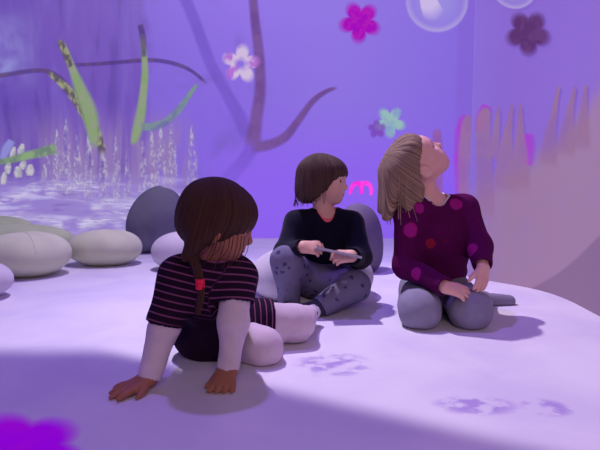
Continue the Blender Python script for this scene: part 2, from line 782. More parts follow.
def rosette(name, cx, cy, r, mat, rot=0.0, petals=5, depth=0.28, soft=0.22, hole=0.0, parent=None, off=0.006, surf=None, sx=1.0, sy=1.0):
    n = 60
    v, cov, f = [], [], []
    rings = (0.0, 0.5, 1.0 - soft, 1.0 + soft * 0.5)
    for k, s in enumerate(rings):
        for i in range(n):
            a = 2 * math.pi * i / n
            w = 1 - depth + depth * (abs(math.cos(petals * (a - rot) / 2)) ** 0.8) * 1.6
            rr = r * s * (w if s > 0.5 else 0.5 + 0.5 * w)
            if k == 0:
                rr = r * hole
            v.append((cx + sx * rr * math.cos(a), cy + sy * rr * math.sin(a)))
            cov.append((1, 1, 1, 0)[k] if not (hole and k == 0) else 0.2)
    for k in range(3):
        for i in range(n):
            j = (i + 1) % n
            f.append((k * n + i, k * n + j, (k + 1) * n + j, (k + 1) * n + i))
    if not hole:
        f.append(tuple(range(n))[::-1])
    return film(name, v, f, cov, mat, parent, off, surf)


BROWN = film_mat('brown branch light', (120, 82, 160), (130, 92, 168), 6)
DBROWN = film_mat('dim brown twig light', (104, 80, 124), (92, 68, 140), 18, alpha=0.8)
GREEN = film_mat('green kelp light', (142, 170, 122), (156, 166, 146), 14, lo=0.35, hi=0.7)
MOTTLE = film_mat('mottled kelp light', (104, 92, 110), (166, 168, 132), 30, (1, 1, 0.6), 0.4, 0.65)
tag(stroke('branch', [(252, -14, 3.5), (255, 20, 4), (259, 55, 4.5), (260, 90, 5), (256, 120, 5.5), (252, 148, 7)], BROWN),
    'tall brown branch shape running up the violet wall past the white flower', 'branch')
tag(stroke('branch', [(250, 147, 5), (268, 145, 4.5), (285, 137, 4), (298, 121, 3.2), (312, 102, 2.6), (325, 92, 2), (338, 87, 1.2)], BROWN, off=0.0046),
    'curved side branch sweeping up to the right from the tall brown one', 'branch')
FAINT = film_mat('faint branch light', (120, 88, 200), (114, 82, 194), 5, alpha=0.45)
tag(stroke('branch', [(182, -10, 5), (195, 22, 5), (210, 62, 5), (226, 92, 5), (240, 118, 6), (249, 140, 6)], FAINT, off=0.003),
    'faint wide purple branch leaning to the left of the tall brown one', 'branch')
tag(stroke('branch', [(254, 146, 6), (240, 165, 6), (226, 182, 7), (214, 205, 7)], FAINT, off=0.0034, a0=0.9, a1=0.3),
    'faint purple lower trunk fading down behind the striped child', 'branch')
tag(stroke('twig', [(-8, 77, 2.2), (10, 74, 2), (30, 71, 2), (46, 71, 2), (58, 77, 2.5), (70, 90, 3)], DBROWN),
    'thin brown twig arching in from the left edge of the wall', 'twig')
tag(stroke('twig', [(70, 65, 1.6), (95, 64, 1.6), (120, 62, 1.7), (150, 60, 1.8), (172, 63, 1.8), (190, 70, 1.6), (208, 84, 1.2)], DBROWN, off=0.0048),
    'long thin dark twig crossing between the two green kelp stalks', 'twig')
k1 = empty('kelp_plant', wall_hit(88, 110))
tag(k1, 'green kelp plant with a mottled twin stem beside it on left wall', 'kelp')
stroke('mottled_stem', [(48, 72, 2), (60, 82, 3), (72, 94, 4), (84, 112, 4.5), (96, 132, 4), (104, 156, 3)], MOTTLE, k1, 0.0052)
stroke('stem', [(62, 42, 2.2), (67, 55, 2.8), (72, 68, 3.4), (80, 88, 5), (88, 108, 6.5), (92, 126, 6), (95, 150, 2.5)], GREEN, k1, 0.0058)
stroke('stem_tip', [(59, 40, 2.5), (65, 52, 3), (71, 68, 2.5)], MOTTLE, k1, 0.0064)
k2 = empty('kelp_plant', wall_hit(145, 110))
tag(k2, 'green forked kelp stalk right of the mottled one, standing over reeds', 'kelp')
stroke('stem', [(142, 34, 2), (144, 52, 2.4), (145, 72, 3), (143, 96, 3.6), (140, 118, 4.5), (136, 134, 4), (132, 146, 1.5)], GREEN, k2, 0.0052)
stroke('stem_tip', [(140, 24, 2.5), (143, 38, 2.6), (144, 58, 2)], DBROWN, k2, 0.0064)
stroke('side_stem', [(140, 127, 3.5), (155, 126, 3.5), (167, 121, 3), (180, 108, 3), (190, 94, 2.2), (198, 83, 1.4)],
       film_mat('grey green kelp light', (132, 156, 156), (120, 120, 178), 6), k2, 0.0058)
LEAF = film_mat('bright leaf light', (146, 176, 132), (120, 140, 130), 12)
tag(stroke('leaf', [(-6, 163, 2), (10, 160, 3), (30, 155, 3.6), (46, 151, 4.4), (57, 148, 5)], LEAF, off=0.0064),
    'bright green blade leaf pointing right low on the left wall', 'leaf')
bud = empty('coral_bud_cluster', wall_hit(22, 168))
tag(bud, 'cluster of pale cream coral buds behind the green blade leaf', 'coral')
BUD = film_mat('cream bud light', (206, 200, 214), (172, 170, 190), 22)
for (x, y, a, l, w) in ((13, 153, -80, 7, 2.6), (21, 150, -75, 7, 3), (8, 168, -80, 6, 3), (18, 172, -95, 6, 3.6), (23, 165, -70, 5, 3), (30, 170, -85, 6, 3.6), (4, 178, -80, 7, 2.6)):
    ca, sa = math.cos(math.radians(a)), math.sin(math.radians(a))
    stroke('bud', [(x - ca * l, y - sa * l, w * 0.7), (x, y, w), (x + ca * l, y + sa * l, w * 0.4)], BUD, bud, 0.005)
stroke('blue_frond', [(2, 160, 2), (6, 150, 4), (12, 140, 3)], film_mat('blue frond light', (150, 148, 226), None), bud, 0.0054)
REED = film_mat('speckled reed light', (204, 198, 222), (156, 138, 196), 60, (1, 1, 0.6), 0.4, 0.6, alpha=0.8, holes=(30, (1, 1, 0.4), 0.36, 0.6))
for (x, y0, y1, w, s) in ((46, 138, 188, 2.4, 'leftmost speckled reed beside the cream coral buds'),
                          (57, 128, 195, 3, 'broad speckled reed left of the mottled kelp'),
                          (66, 118, 198, 3, 'tall speckled reed behind the mottled kelp stem'),
                          (77, 134, 200, 3, 'speckled reed under the green kelp stem'),
                          (89, 126, 204, 3, 'speckled reed at the foot of the first kelp'),
                          (103, 140, 206, 3, 'speckled reed between the two kelp plants, left one'),
                          (116, 136, 205, 2.6, 'speckled reed between the two kelp plants, right one'),
                          (127, 150, 204, 2, 'short speckled reed left of the forked kelp foot'),
                          (143, 134, 200, 2.6, 'white speckled reed just right of the forked kelp foot'),
                          (152, 128, 198, 3, 'white speckled reed under the kelp fork'),
                          (161, 124, 195, 3.2, 'brightest white speckled reed above the grey boulder'),
                          (172, 122, 192, 3, 'white speckled reed above the grey boulder, right of the brightest'),
                          (192, 124, 190, 2.8, 'lone speckled reed nearest the striped child head')):
    tag(stroke('reed', [(x - 0.5, y0, 0.6), (x, y0 + 18, w * 0.75), (x + 0.5, (y0 + y1) / 2, w * 1.25), (x, y1, w * 1.7)], REED, off=0.0042, soft=0.5, a0=1, a1=0.75),
        s, 'reed', 'speckled reeds on the left wall')

FOAM = film_mat('white foam light', (214, 206, 244), (178, 160, 226), 16, (0.5, 1, 3), 0.38, 0.62, holes=(9, (0.8, 1, 5), 0.36, 0.52))
for pts, lb in (([(-6, 206, 3), (12, 198, 4), (30, 190, 4), (44, 184, 3)], 'white foam streak rising right below the cream coral buds'),
                ([(44, 192, 4), (62, 187, 6), (84, 186, 5), (100, 188, 3)], 'broad white foam streak at the foot of the tall speckled reeds'),
                ([(-4, 222, 3), (20, 217, 4), (44, 220, 4), (64, 226, 3)], 'low white foam streak just above the sage cushions'),
                ([(90, 208, 3), (108, 206, 5), (126, 208, 5), (144, 209, 3)], 'bright white foam ridge left of the grey boulder cushion'),
                ([(76, 226, 4), (98, 220, 5), (120, 217, 4), (138, 214, 3)], 'white foam streak above the unseamed cream cushion')):
    tag(stroke('foam_streak', pts, FOAM, off=0.0036, soft=0.8), lb, 'foam', 'foam streaks of the projected stream')

MAG = film_mat('magenta flower light', (170, 16, 196), (184, 30, 192), 22, strength=0.9)
tag(rosette('flower', 360, 22, 18, MAG, rot=0.42, depth=0.3), 'bright magenta five petal flower high on the violet wall', 'flower')
fw = rosette('flower', 241, 64, 16, film_mat('white pink flower light', (222, 200, 238), (190, 120, 226), 7, lo=0.48, hi=0.62), rot=-0.2, depth=0.36, hole=0.16)
tag(fw, 'white and pink flower with open centre beside the tall brown branch', 'flower')
fg = empty('flower', wall_hit(386, 124))
tag(fg, 'pale green flower with violet side above the child in dotted sweater', 'flower')
rosette('green_petals', 390, 122, 13, film_mat('mint petal light', (160, 198, 200), (142, 170, 214), 10), rot=0.3, depth=0.4, parent=fg)
rosette('violet_petals', 377, 129, 8, film_mat('violet petal light', (132, 76, 196), None, alpha=0.8), rot=0.9, depth=0.3, parent=fg, off=0.0075)
tag(rosette('flower', 529, 33, 20, film_mat('dusky flower light', (98, 54, 116), (108, 64, 126), 20, alpha=0.95), rot=0.3, depth=0.25),
    'dusky brown purple flower high on the right wall', 'flower')
NEON = film_mat('neon pink light', (255, 70, 220), (240, 40, 210), 10, strength=1.1)
ng = empty('neon_blossom', wall_hit(361, 190))
tag(ng, 'small neon pink arched blossom outline glowing beside the boy face', 'flower')
stroke('arch', [(350, 195, 1.2), (352, 187, 1.8), (357, 183, 1.8), (361, 188, 1.6), (361, 195, 1.2)], NEON, ng, 0.007)
stroke('arch', [(361, 192, 1.2), (362, 185, 1.8), (367, 183, 1.8), (371, 188, 1.6), (371, 196, 1.2)], NEON, ng, 0.0076)
stroke('glow_bar', [(352, 186, 1.0), (361, 182.5, 1.2), (370, 186, 1.0)], NEON, ng, 0.0082)


def back_hit(px, py, off=0.004):
    r = ray(px, py)
    return Vector((0, 0, CAM_H)) + r * ((BACK_Y - off) / r.y)


def bubble(cx, cy, r, label):
    e = empty('bubble', (back_hit if cx < 470 else wall_hit)(cx, cy))
    tag(e, label, 'bubble', 'bubbles high on the wall')
    n = 48
    for nm, rad, cov, c, off in (('bubble_disc', (0.0, 0.5, 0.85, 1.0), (0.75, 0.5, 0.3, 0.15), (176, 166, 240), 0.005),
                                 ('bubble_rim', (0.8, 0.9, 0.96, 1.04), (0, 0.35, 0.55, 0), (206, 192, 240), 0.0058)):
        v, cv, f = [], [], []
        for k, s in enumerate(rad):
            for i in range(n):
                a = 2 * math.pi * i / n
                v.append((cx + r * s * math.cos(a) + (1e-3 * math.cos(a)), cy + r * s * math.sin(a) + 1e-3 * math.sin(a)))
                cv.append(cov[k] * (1.0 if nm == 'bubble_disc' else 0.75 + 0.25 * math.sin(a)))
        for k in range(3):
            for i in range(n):
                j = (i + 1) % n
                f.append((k * n + i, k * n + j, (k + 1) * n + j, (k + 1) * n + i))
        film(nm, v, f, cv, film_mat(nm + ' light', c, None), e, off, back_hit if cx < 470 else None)
    stroke('highlight', [(cx - 0.55 * r, cy + 0.1 * r, 0.22 * r), (cx - 0.3 * r, cy + 0.05 * r, 0.36 * r), (cx, cy - 0.1 * r, 0.28 * r)],
           film_mat('bubble glint light', (226, 205, 250), None, alpha=0.8), e, 0.0066, 0.8, 1, 1, back_hit if cx < 470 else None)


bubble(437, 1, 31, 'large pale bubble cut by the top edge above the dotted sweater child')
bubble(516, -14, 23, 'smaller bubble mostly above the frame near the dusky flower')
SAND = film_mat('sand coloured coral light', (158, 114, 174), (164, 122, 166), 5)
PINKR = film_mat('pink coral rim light', (184, 60, 220), (170, 80, 220), 8, alpha=0.8)
tag(stroke('coral_finger', [(435, 205, 6), (436, 178, 6), (437, 150, 5), (437, 128, 3.4)], film_mat('rose coral light', (164, 104, 178), (150, 96, 190), 6), soft=0.3),
    'single rose coral finger rising behind the tilted face', 'coral')


def coral(pts, label, rim=None, soft=0.3, m=SAND, surf=None):
    e = empty('coral_finger', (surf or wall_hit)(pts[1][0], pts[1][1]))
    tag(e, label, 'coral', 'coral fingers along the dune crest')
    stroke('finger', pts, m, e, 0.006, soft, 0.6, 1.0, surf)
    if rim:
        stroke('rim', rim, PINKR, e, 0.0045, 0.5, 1, 1, surf)


coral([(468, 235, 7), (466, 200, 7), (465, 160, 6.5), (466, 138, 5.5), (467, 124, 5), (469, 114, 2)], 'rounded coral finger nearest the sweater sleeve with magenta left side',
      [(462, 205, 4), (460, 170, 5), (460, 142, 5), (463, 124, 5), (467, 114, 3)], surf=back_hit)
coral([(486, 220, 7.5), (485, 175, 7.5), (484, 140, 7), (484, 122, 6.5), (486, 113, 5), (487, 107, 2)], 'taller coral finger with bright magenta tip',
      [(481, 132, 4.5), (482.5, 120, 5), (485, 112, 5), (488, 105, 4)])
coral([(494, 160, 5), (496, 140, 3.6), (498, 120, 2.2), (500, 106, 1.0)], 'thin pointed coral blade right of the magenta tipped finger')
coral([(504, 190, 9), (506, 160, 8), (508, 136, 4.5), (511, 118, 2.2), (513, 103, 1.0)], 'pointed coral blade, second from the magenta tipped finger')
coral([(520, 190, 9), (521, 160, 7.5), (521, 134, 4), (521, 116, 2.2), (521, 102, 1.0)], 'upright pointed coral blade with a magenta patch at its right',
      [(528, 166, 4), (529, 148, 5), (529, 133, 4)])
coral([(548, 165, 9), (551, 138, 6), (555, 115, 3.2), (558, 98, 2), (561, 85, 1.0)], 'tall leaning coral blade on the dune slope, left of three')
coral([(566, 155, 9), (569, 128, 6), (572, 108, 3.2), (575, 95, 2), (577, 86, 1.0)], 'tall leaning coral blade on the dune slope, middle of three')
coral([(582, 148, 9), (584, 122, 5), (586, 104, 2.8), (587, 92, 1.8), (588, 84, 1.0)], 'tall leaning coral blade on the dune slope, right of three')


def floor_hit(px, py, off=0.003):
    r = ray(px, py)
    t = (off - CAM_H) / r.z
    return Vector((0, 0, CAM_H)) + r * t


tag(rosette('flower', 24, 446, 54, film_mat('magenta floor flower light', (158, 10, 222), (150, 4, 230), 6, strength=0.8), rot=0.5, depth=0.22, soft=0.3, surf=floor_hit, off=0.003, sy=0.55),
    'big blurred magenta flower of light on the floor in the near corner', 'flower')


# ------------------------------------------------------------------ pebble cushions
def cushion_mat(name, c, c2):
    t = NT(name)
    v = t.obj()
    n = t.noise(v, 5, 4, 0.3)
    m = t.base(t.mix(t.step(n, 0.3, 0.7), lin(c), lin(c2)), 0.85, 0.15)
    t.bump(t.noise(v, 160, 2), 0.15, 0.002)
    return m


CREAM = cushion_mat('cream cushion fabric', (216, 222, 186), (202, 208, 176))
PALE = cushion_mat('pale lilac white cushion fabric', (206, 200, 208), (190, 184, 196))
GREEN_P = cushion_mat('sage cushion fabric', (204, 218, 180), (192, 206, 170))
GREY = cushion_mat('slate grey cushion fabric', (122, 122, 138), (106, 106, 124))
MIDG = cushion_mat('mid grey cushion fabric', (122, 110, 134), (110, 100, 124))


def pebble(name, c, r, mat, label, cat='cushion', seam=None, lean=0.0, rz=0.0, seed=0, squash=2.4, group=None):
    """a stuffed river-stone: a superellipsoid with uneven swelling, flat where it rests"""
    rs = np.random.RandomState(seed)
    nu, nvv = 64, 34
    ph = rs.uniform(0, 6.28, 4)
    v, f = [], []
    for j in range(nvv + 1):
        th = -math.pi / 2 + math.pi * j / nvv
        for i in range(nu):
            a = 2 * math.pi * i / nu
            ct, s_ = math.cos(th), math.sin(th)
            e = 2.0 / squash
            cz = math.copysign(abs(s_) ** (e * 1.15), s_)
            rr = abs(ct) ** e
            w = 1 + 0.05 * math.sin(a + ph[0]) + 0.035 * math.sin(2 * a + ph[1]) + 0.02 * math.sin(3 * a + ph[2] + 2 * th)
            x, y, z = r[0] * rr * math.cos(a) * w, r[1] * rr * math.sin(a) * w, r[2] * cz * (1 + 0.03 * math.sin(a + ph[3]))
            x += lean * z
            v.append((x, y, max(z + r[2] * 0.94, 0.0)))
    for j in range(nvv):
        for i in range(nu):
            k = (i + 1) % nu
            f.append((j * nu + i, j * nu + k, (j + 1) * nu + k, (j + 1) * nu + i))
    cz_, sz_ = math.cos(rz), math.sin(rz)
    v = [(c[0] + cz_ * x - sz_ * y, c[1] + sz_ * x + cz_ * y, z + 0.0005) for x, y, z in v]
    root = link_mesh(name, v, f, mat, None, True, origin=(c[0], c[1], 0.0005))
    tag(root, label, cat, group)
    if seam is not None:
        sv, sf = [], []
        nseg = 40
        for q in range(nseg + 1):          # a stitched seam over the top, following the cover
            th = math.radians(12) + math.radians(156) * q / nseg
            best = int(round((seam / 360.0) * nu)) % nu
            jj = int(round((min(th, math.pi - th) / (math.pi / 2)) * (nvv / 2) + nvv / 2))
            jj = min(jj, nvv)
            col = best if th < math.pi / 2 else (best + nu // 2) % nu
            pnt = Vector(v[jj * nu + col])
            sv.append(pnt)
        tv, tf = tube(sv, 0.0022, 6)
        link_mesh('seam', tv, tf, mat, root)
    return root


def tube(pts, r, n=8):
    v, f = [], []
    pts = [Vector(p) for p in pts]
    for i, p in enumerate(pts):
        d = (pts[min(i + 1, len(pts) - 1)] - pts[max(i - 1, 0)])
        d = d.normalized() if d.length > 1e-6 else Vector((1, 0, 0))
        u = d.cross(Vector((0, 0, 1)))
        if u.length < 1e-3:
            u = d.cross(Vector((1, 0, 0)))
        u.normalize()
        w = d.cross(u)
        for k in range(n):
            a = 2 * math.pi * k / n
            v.append(p + (u * math.cos(a) + w * math.sin(a)) * r)
        if i:
            for k in range(n):
                m = (k + 1) % n
                f.append(((i - 1) * n + k, (i - 1) * n + m, i * n + m, i * n + k))
    f.append(tuple(range(n))[::-1])
    f.append(tuple(range((len(pts) - 1) * n, len(pts) * n)))
    return v, f


G = 'pebble cushions along the left wall'
pebble('pebble_cushion', (-1.335, 2.50), (0.215, 0.175, 0.108), CREAM, 'cream pebble cushion with a stitched seam at the left edge, front of the row', seam=300, rz=0.15, seed=1, group=G)
pebble('pebble_cushion', (-1.065, 2.83), (0.195, 0.16, 0.098), CREAM, 'cream pebble cushion right of the seamed one, in front of the grey boulder', seed=2, rz=-0.1, group=G)
pebble('pebble_cushion', (-1.68, 3.12), (0.33, 0.19, 0.10), GREEN_P, 'long sage pebble cushion lying behind the seamed cream one', seed=3, rz=0.05, group=G)
pebble('pebble_cushion', (-2.10, 3.58), (0.26, 0.2, 0.11), GREEN_P, 'small sage pebble cushion farthest back at the left edge', seed=4, group=G)
pebble('pebble_cushion', (-1.275, 1.98), (0.14, 0.15, 0.075), PALE, 'pale lilac pebble cushion cut off at the left edge, nearest of the row', seed=5, group=G)
pebble('pebble_cushion', (-0.60, 2.66), (0.155, 0.15, 0.10), PALE, 'pale round pebble cushion half hidden behind the striped child', seed=6, group=G)
pebble('boulder_cushion', (-0.93, 3.32), (0.185, 0.17, 0.215), GREY, 'upright slate grey boulder cushion at the foot of the reeds', seed=7, lean=0.22, squash=2.15)
pebble('boulder_cushion', (0.315, 2.62), (0.112, 0.12, 0.175), MIDG, 'upright grey boulder cushion standing behind the boy right elbow', seed=8, lean=-0.12, squash=2.5)


# ------------------------------------------------------------------ people
def frame(f, u):
    f = Vector(f).normalized()
    l = Vector(u).normalized().cross(f).normalized()
    u = f.cross(l).normalized()
    return np.array([f, l, u])


class Head:
    """x forward, y to the person's left, z up; s = scale"""
    def __init__(h, c, f, u, s=1.0):
        h.c, h.M, h.s = np.array(c), frame(f, u), s

    def w(h, x, y, z):
        return h.c + h.s * (np.array([x, y, z]) @ h.M)

    def prims(h):
        s, w, E = h.s, h.w, lambda p, r, k: Ell(h.w(*p), h.M, np.array(r) * h.s, k * h.s)
        C = lambda a, b, ra, rb, k: Cone(h.w(*a), h.w(*b), ra * h.s, rb * h.s, k * h.s)
        add = [E((-0.010, 0, 0.022), (0.088, 0.073, 0.078), 0.03),
               E((0.028, 0, -0.022), (0.054, 0.058, 0.068), 0.04),
               E((0.055, 0, 0.028), (0.030, 0.05, 0.032), 0.03),
               Ell(w(0.052, 0, -0.074), h.M, vv((0.022, 0.026, 0.018)) * s, 0.03 * s),
               C((0.074, 0, 0.004), (0.092, 0, -0.024), 0.006, 0.0085, 0.014),
               E((0.091, 0, -0.026), (0.009, 0.0105, 0.008), 0.008)]
        for y in (-1, 1):
            add += [E((0.050, 0.032 * y, -0.040), (0.026, 0.024, 0.026), 0.03),
                    E((0.085, 0.009 * y, -0.029), (0.007, 0.006, 0.006), 0.006),
                    C((0.080, 0.012 * y, 0.016), (0.070, 0.042 * y, 0.013), 0.006, 0.005, 0.012),
                    C((0.082, 0, -0.0475), (0.075, 0.016 * y, -0.051), 0.0055, 0.003, 0.006),
                    C((0.079, 0, -0.0575), (0.074, 0.014 * y, -0.054), 0.0055, 0.003, 0.006),
                    E((-0.008, 0.074 * y, -0.012), (0.017, 0.008, 0.026), 0.012),
                    E((-0.004, 0.079 * y, -0.012), (0.019, 0.005, 0.027), 0.004)]
        sub = []
        for y in (-1, 1):
            sub.append(E((0.094, 0.029 * y, 0.002), (0.022, 0.017, 0.011), 0.010))
            sub.append(E((0.0, 0.088 * y, -0.010), (0.009, 0.007, 0.014), 0.004))
        sub.append(C((0.086, -0.013, -0.0525), (0.086, 0.013, -0.0525), 0.0018, 0.0018, 0.003))
        return add, sub

    def details(h, parent, brow_m, eye_m, iris_m, lid_m, lip_m):
        for y in (-1, 1):
            c = h.w(0.0655, 0.029 * y, 0.001)
            ball(parent, 'eye', c, 0.0135 * h.s, eye_m)
            e = parent.children[-1] if False else LAST[0]
            ball(e, 'iris', h.w(0.0718, 0.0295 * y, 0.001), 0.0086 * h.s, iris_m)
            pts = [h.w(0.0765 - 0.012 * abs(t) ** 2, (0.029 + 0.0145 * t) * y, 0.0075 - 0.005 * t * t) for t in np.linspace(-1, 1, 9)]
            tv, tf = tube(pts, 0.0022 * h.s, 6)
            link_mesh('eyelid', tv, tf, lid_m, parent)
            pts = [h.w(0.0855 - 0.011 * abs(t + 0.2) ** 2, (0.028 + 0.017 * t) * y, 0.0195 - 0.004 * t * t) for t in np.linspace(-1, 1, 9)]
            tv, tf = tube(pts, 0.0024 * h.s, 6)
            link_mesh('eyebrow', tv, tf, brow_m, parent)
        pts = [h.w(0.0862 - 0.008 * abs(t) ** 2, 0.014 * t, -0.0535 + 0.001 * t * t) for t in np.linspace(-1, 1, 9)]
        tv, tf = tube(pts, 0.0026 * h.s, 6)
        link_mesh('lips', tv, tf, lip_m, parent)


LAST = [None]


def ball(parent, name, c, r, mat, sc=(1, 1, 1), ax=None, nu=20, nv=12):
    ax = np.eye(3) if ax is None else np.array(ax)
    v, f = [], []
    for j in range(nv + 1):
        th = -math.pi / 2 + math.pi * j / nv
        for i in range(nu):
            a = 2 * math.pi * i / nu
            q = np.array([r * sc[0] * math.cos(th) * math.cos(a), r * sc[1] * math.cos(th) * math.sin(a), r * sc[2] * math.sin(th)])
            v.append(np.array(c) + q @ ax)
    for j in range(nv):
        for i in range(nu):
            k = (i + 1) % nu
            f.append((j * nu + i, j * nu + k, (j + 1) * nu + k, (j + 1) * nu + i))
    o = link_mesh(name, v, f, mat, parent)
    LAST[0] = o
    return o


def hand(wrist, d, n, t, curl=(15, 15, 15, 15), s=1.0, spread=7, thumb=0.6, thumb_in=0.0, bend0=0.0, fat=1.0):
    """d: wrist to knuckles, n: back of the hand, t: towards the thumb"""
    d = Vector(d).normalized()
    n = Vector(n)
    n = (n - d * n.dot(d)).normalized()
    tt = d.cross(n)
    if tt.dot(Vector(t)) < 0:
        tt = -tt
    t = tt
    w = Vector(wrist)
    pr = []
    lens = (0.037, 0.041, 0.038, 0.030)
    pos = (0.0195, 0.0066, -0.0066, -0.019)
    for i in range(4):
        k = w + d * s * (0.046 - 0.004 * abs(i - 1)) + t * s * pos[i] + n * s * (0.002 - 0.0015 * abs(i - 1.3))
        pr.append(Cone(w + t * s * pos[i] * 0.55, k, 0.0125 * s, 0.0085 * s, 0.010))
        a = -math.radians(spread) * (i - 1.4)
        dd = (d * math.cos(a) + t * math.sin(a)).normalized()
        nn = n.copy()
        p = k
        c = math.radians(bend0)
        for q, (fr, ra, rb) in enumerate(((0.42, 0.0072, 0.0066), (0.32, 0.0066, 0.0061), (0.26, 0.0061, 0.0050))):
            c += math.radians(curl[i])
            e = dd * math.cos(c) - nn * math.sin(c)
            p2 = p + e * lens[i] * fr * s * 1.05
            pr.append(Cone(p, p2, ra * s * fat, rb * s * fat, 0.0025 if q else 0.004))
            p = p2
    p = w + d * 0.012 * s + t * 0.014 * s - n * 0.003 * s
    dv = (t * thumb + d * (1 - thumb_in) * 0.75 - n * (0.22 + thumb_in)).normalized()
    for q, (ln, ra, rb) in enumerate(((0.022, 0.0105, 0.0085), (0.017, 0.0082, 0.0072), (0.014, 0.0072, 0.0055))):
        p2 = p + dv * ln * s
        pr.append(Cone(p, p2, ra * s, rb * s, 0.006 if q == 0 else 0.003))
        p = p2
        dv = (dv + d * 0.25).normalized()
    return pr


def build_hair(name, H, mat, parent, add, sub, strands=46, amp=0.0016, res=0.003, cut=None, axis=(0, 0, 1), hem=None, wave=0.0):
    """all in head-local units; strands fall away from the crown"""
    s = H.s
    A = []
    for q in add:
        if q[0] == 'e':
            A.append(Ell(vv(q[1]) * s, I3, vv(q[2]) * s, q[3] * s))
        else:
            A.append(Cone(vv(q[1]) * s, vv(q[2]) * s, q[3] * s, q[4] * s, q[5] * s))
    F = Field(A, res, 0.02)
    for q in sub:
        if q[0] == 'e':
            F.sub(Ell(vv(q[1]) * s, I3, vv(q[2]) * s, q[3] * s))
        else:
            F.sub(Cone(vv(q[1]) * s, vv(q[2]) * s, q[3] * s, q[4] * s, q[5] * s))
    crown = vv((-0.035, 0, 0.06)) * s

    def par(p):
        q = p - crown
        phi = np.arctan2(q[:, 1], q[:, 0])
        return phi

    def disp(p, d):
        phi = par(p) + wave * np.sin(p[:, 2] / s * 55) * 0.04
        g = np.sin(phi * strands) + 0.7 * np.sin(phi * strands * 0.43 + 1.3) + 0.5 * np.sin(phi * strands * 1.9 + p[:, 2] * 90)
        rad = np.sqrt(((p[:, :2] - crown[:2]) ** 2).sum(-1))
        return d + amp * 0.55 * g * np.clip(rad / (0.05 * s), 0, 1)
    F.band(disp)
    F.band(wrinkle(0.0022 * s, 16))
    if hem is not None:
        def hm(p, d):
            phi = par(p)
            z = (hem(phi) + 0.004 * np.sin(phi * 31) + 0.003 * np.sin(phi * 71 + 1)) * s
            return smax(d, z - p[:, 2], 0.004)
        F.band(hm, 0.0599)
        ax = [F.lo[i] + F.h * np.arange(F.n[i]) for i in range(3)]
        g = np.stack(np.meshgrid(*ax, indexing='ij'), -1).reshape(-1, 3)
        z = hem(np.arctan2(g[:, 1] - crown[1], g[:, 0] - crown[0])) * s - g[:, 2] - 0.008 * s
        F.D = np.maximum(F.D, z.reshape(F.D.shape).astype(np.float32))
    o, vl = finish(name, F, mat, parent, 1, frame=(H.c, H.M))
    phi = np.arctan2(vl[:, 1] - crown[1], vl[:, 0] - crown[0])
    set_attr(o, 'strand', phi * 22 + vl[:, 2] / s * 3)
    return o


def report(nm, J):
    L = lambda a, b: round((Vector(J[a]) - Vector(J[b])).length, 3)
    print(nm, {k: L(*k.split('-')) for k in ('sl-el', 'el-wl', 'sr-er', 'er-wr', 'hl-kl', 'kl-al', 'hr-kr', 'kr-ar', 'sl-sr', 'pelvis-chest', 'chest-neck') if all(x in J for x in k.split('-'))},
          {k: tuple(round(c, 3) for c in v) for k, v in J.items() if k in ('pelvis', 'kl', 'kr', 'al', 'ar', 'wl', 'wr', 'chest')})


EYE = plain('eye white', (190, 180, 178), 0.3, 0.4)
IRIS = plain('dark brown iris', (38, 24, 18), 0.2, 0.6)
BROWN_BROW = plain('brown eyebrow hair', (62, 44, 34), 0.8)
FAIR_BROW = plain('fair eyebrow hair', (128, 98, 72), 0.8)
LIP = plain('child lip', (186, 104, 100), 0.5)


# ---- the boy in the middle
SKIN2 = skin('light skin, boy', (232, 190, 172), (222, 164, 150))
J = dict(pelvis=P(322, 274, 2.00), chest=P(323, 234, 1.97), neck=P(325, 213, 1.955),
         sl=P(297, 224, 1.94), el=P(285, 254, 1.86), wl=P(303, 247, 1.765),
         sr=P(352, 224, 1.95), er=P(360, 257, 1.87), wr=P(352, 256, 1.765),
         hl=P(308, 280, 1.97), kl=P(286, 262, 1.80), al=P(290, 306, 1.84),
         hr=P(338, 281, 1.97), kr=P(354, 286, 1.80), ar=P(319, 308, 1.735))
report('boy', J)
H2 = Head(P(324, 181.5, 1.945), (0.96, -0.28, 0.0), (-0.03, 0.02, 1), 0.89)
boy = empty('person', (J['pelvis'].x, J['pelvis'].y, 0))
tag(boy, 'child in navy sweater sitting cross legged on a white cushion, holding a phone', 'person')
ha, hs = H2.prims()
hl = hand(J['wl'], (0.88, -0.10, -0.02), (-0.15, -0.75, 0.65), (0, -0.3, 1), (24, 26, 28, 30), 0.95, 3, 0.5, 0.2)
hr_ = hand(J['wr'], (-0.90, -0.12, -0.02), (0.2, -0.7, 0.65), (0, -0.3, 1), (24, 26, 28, 30), 0.95, 3, 0.5, 0.2)
toe_l = J['al'] + Vector((-0.01, -0.10, -0.012))
toe_r = J['ar'] + Vector((-0.085, -0.02, -0.012))
for k_ in ('al', 'ar'):
    pass
torso = [Ell(J['pelvis'], I3, (0.088, 0.07, 0.075), 0.04), Cone(J['pelvis'], J['chest'], 0.074, 0.074, 0.04),
         Ell(J['chest'] + Vector((0, 0, 0.0)), I3, (0.088, 0.066, 0.075), 0.04)]
arms = lambda J, r=(0.034, 0.027, 0.025, 0.018): [
    Cone(J['neck'] - Vector((0, 0, 0.012)), J['sl'], 0.032, 0.034, 0.03), Cone(J['neck'] - Vector((0, 0, 0.012)), J['sr'], 0.032, 0.034, 0.03),
    Cone(J['sl'], J['el'], r[0], r[1], 0.02), Cone(J['el'], J['wl'], r[2], r[3], 0.012),
    Cone(J['sr'], J['er'], r[0], r[1], 0.02), Cone(J['er'], J['wr'], r[2], r[3], 0.012)]
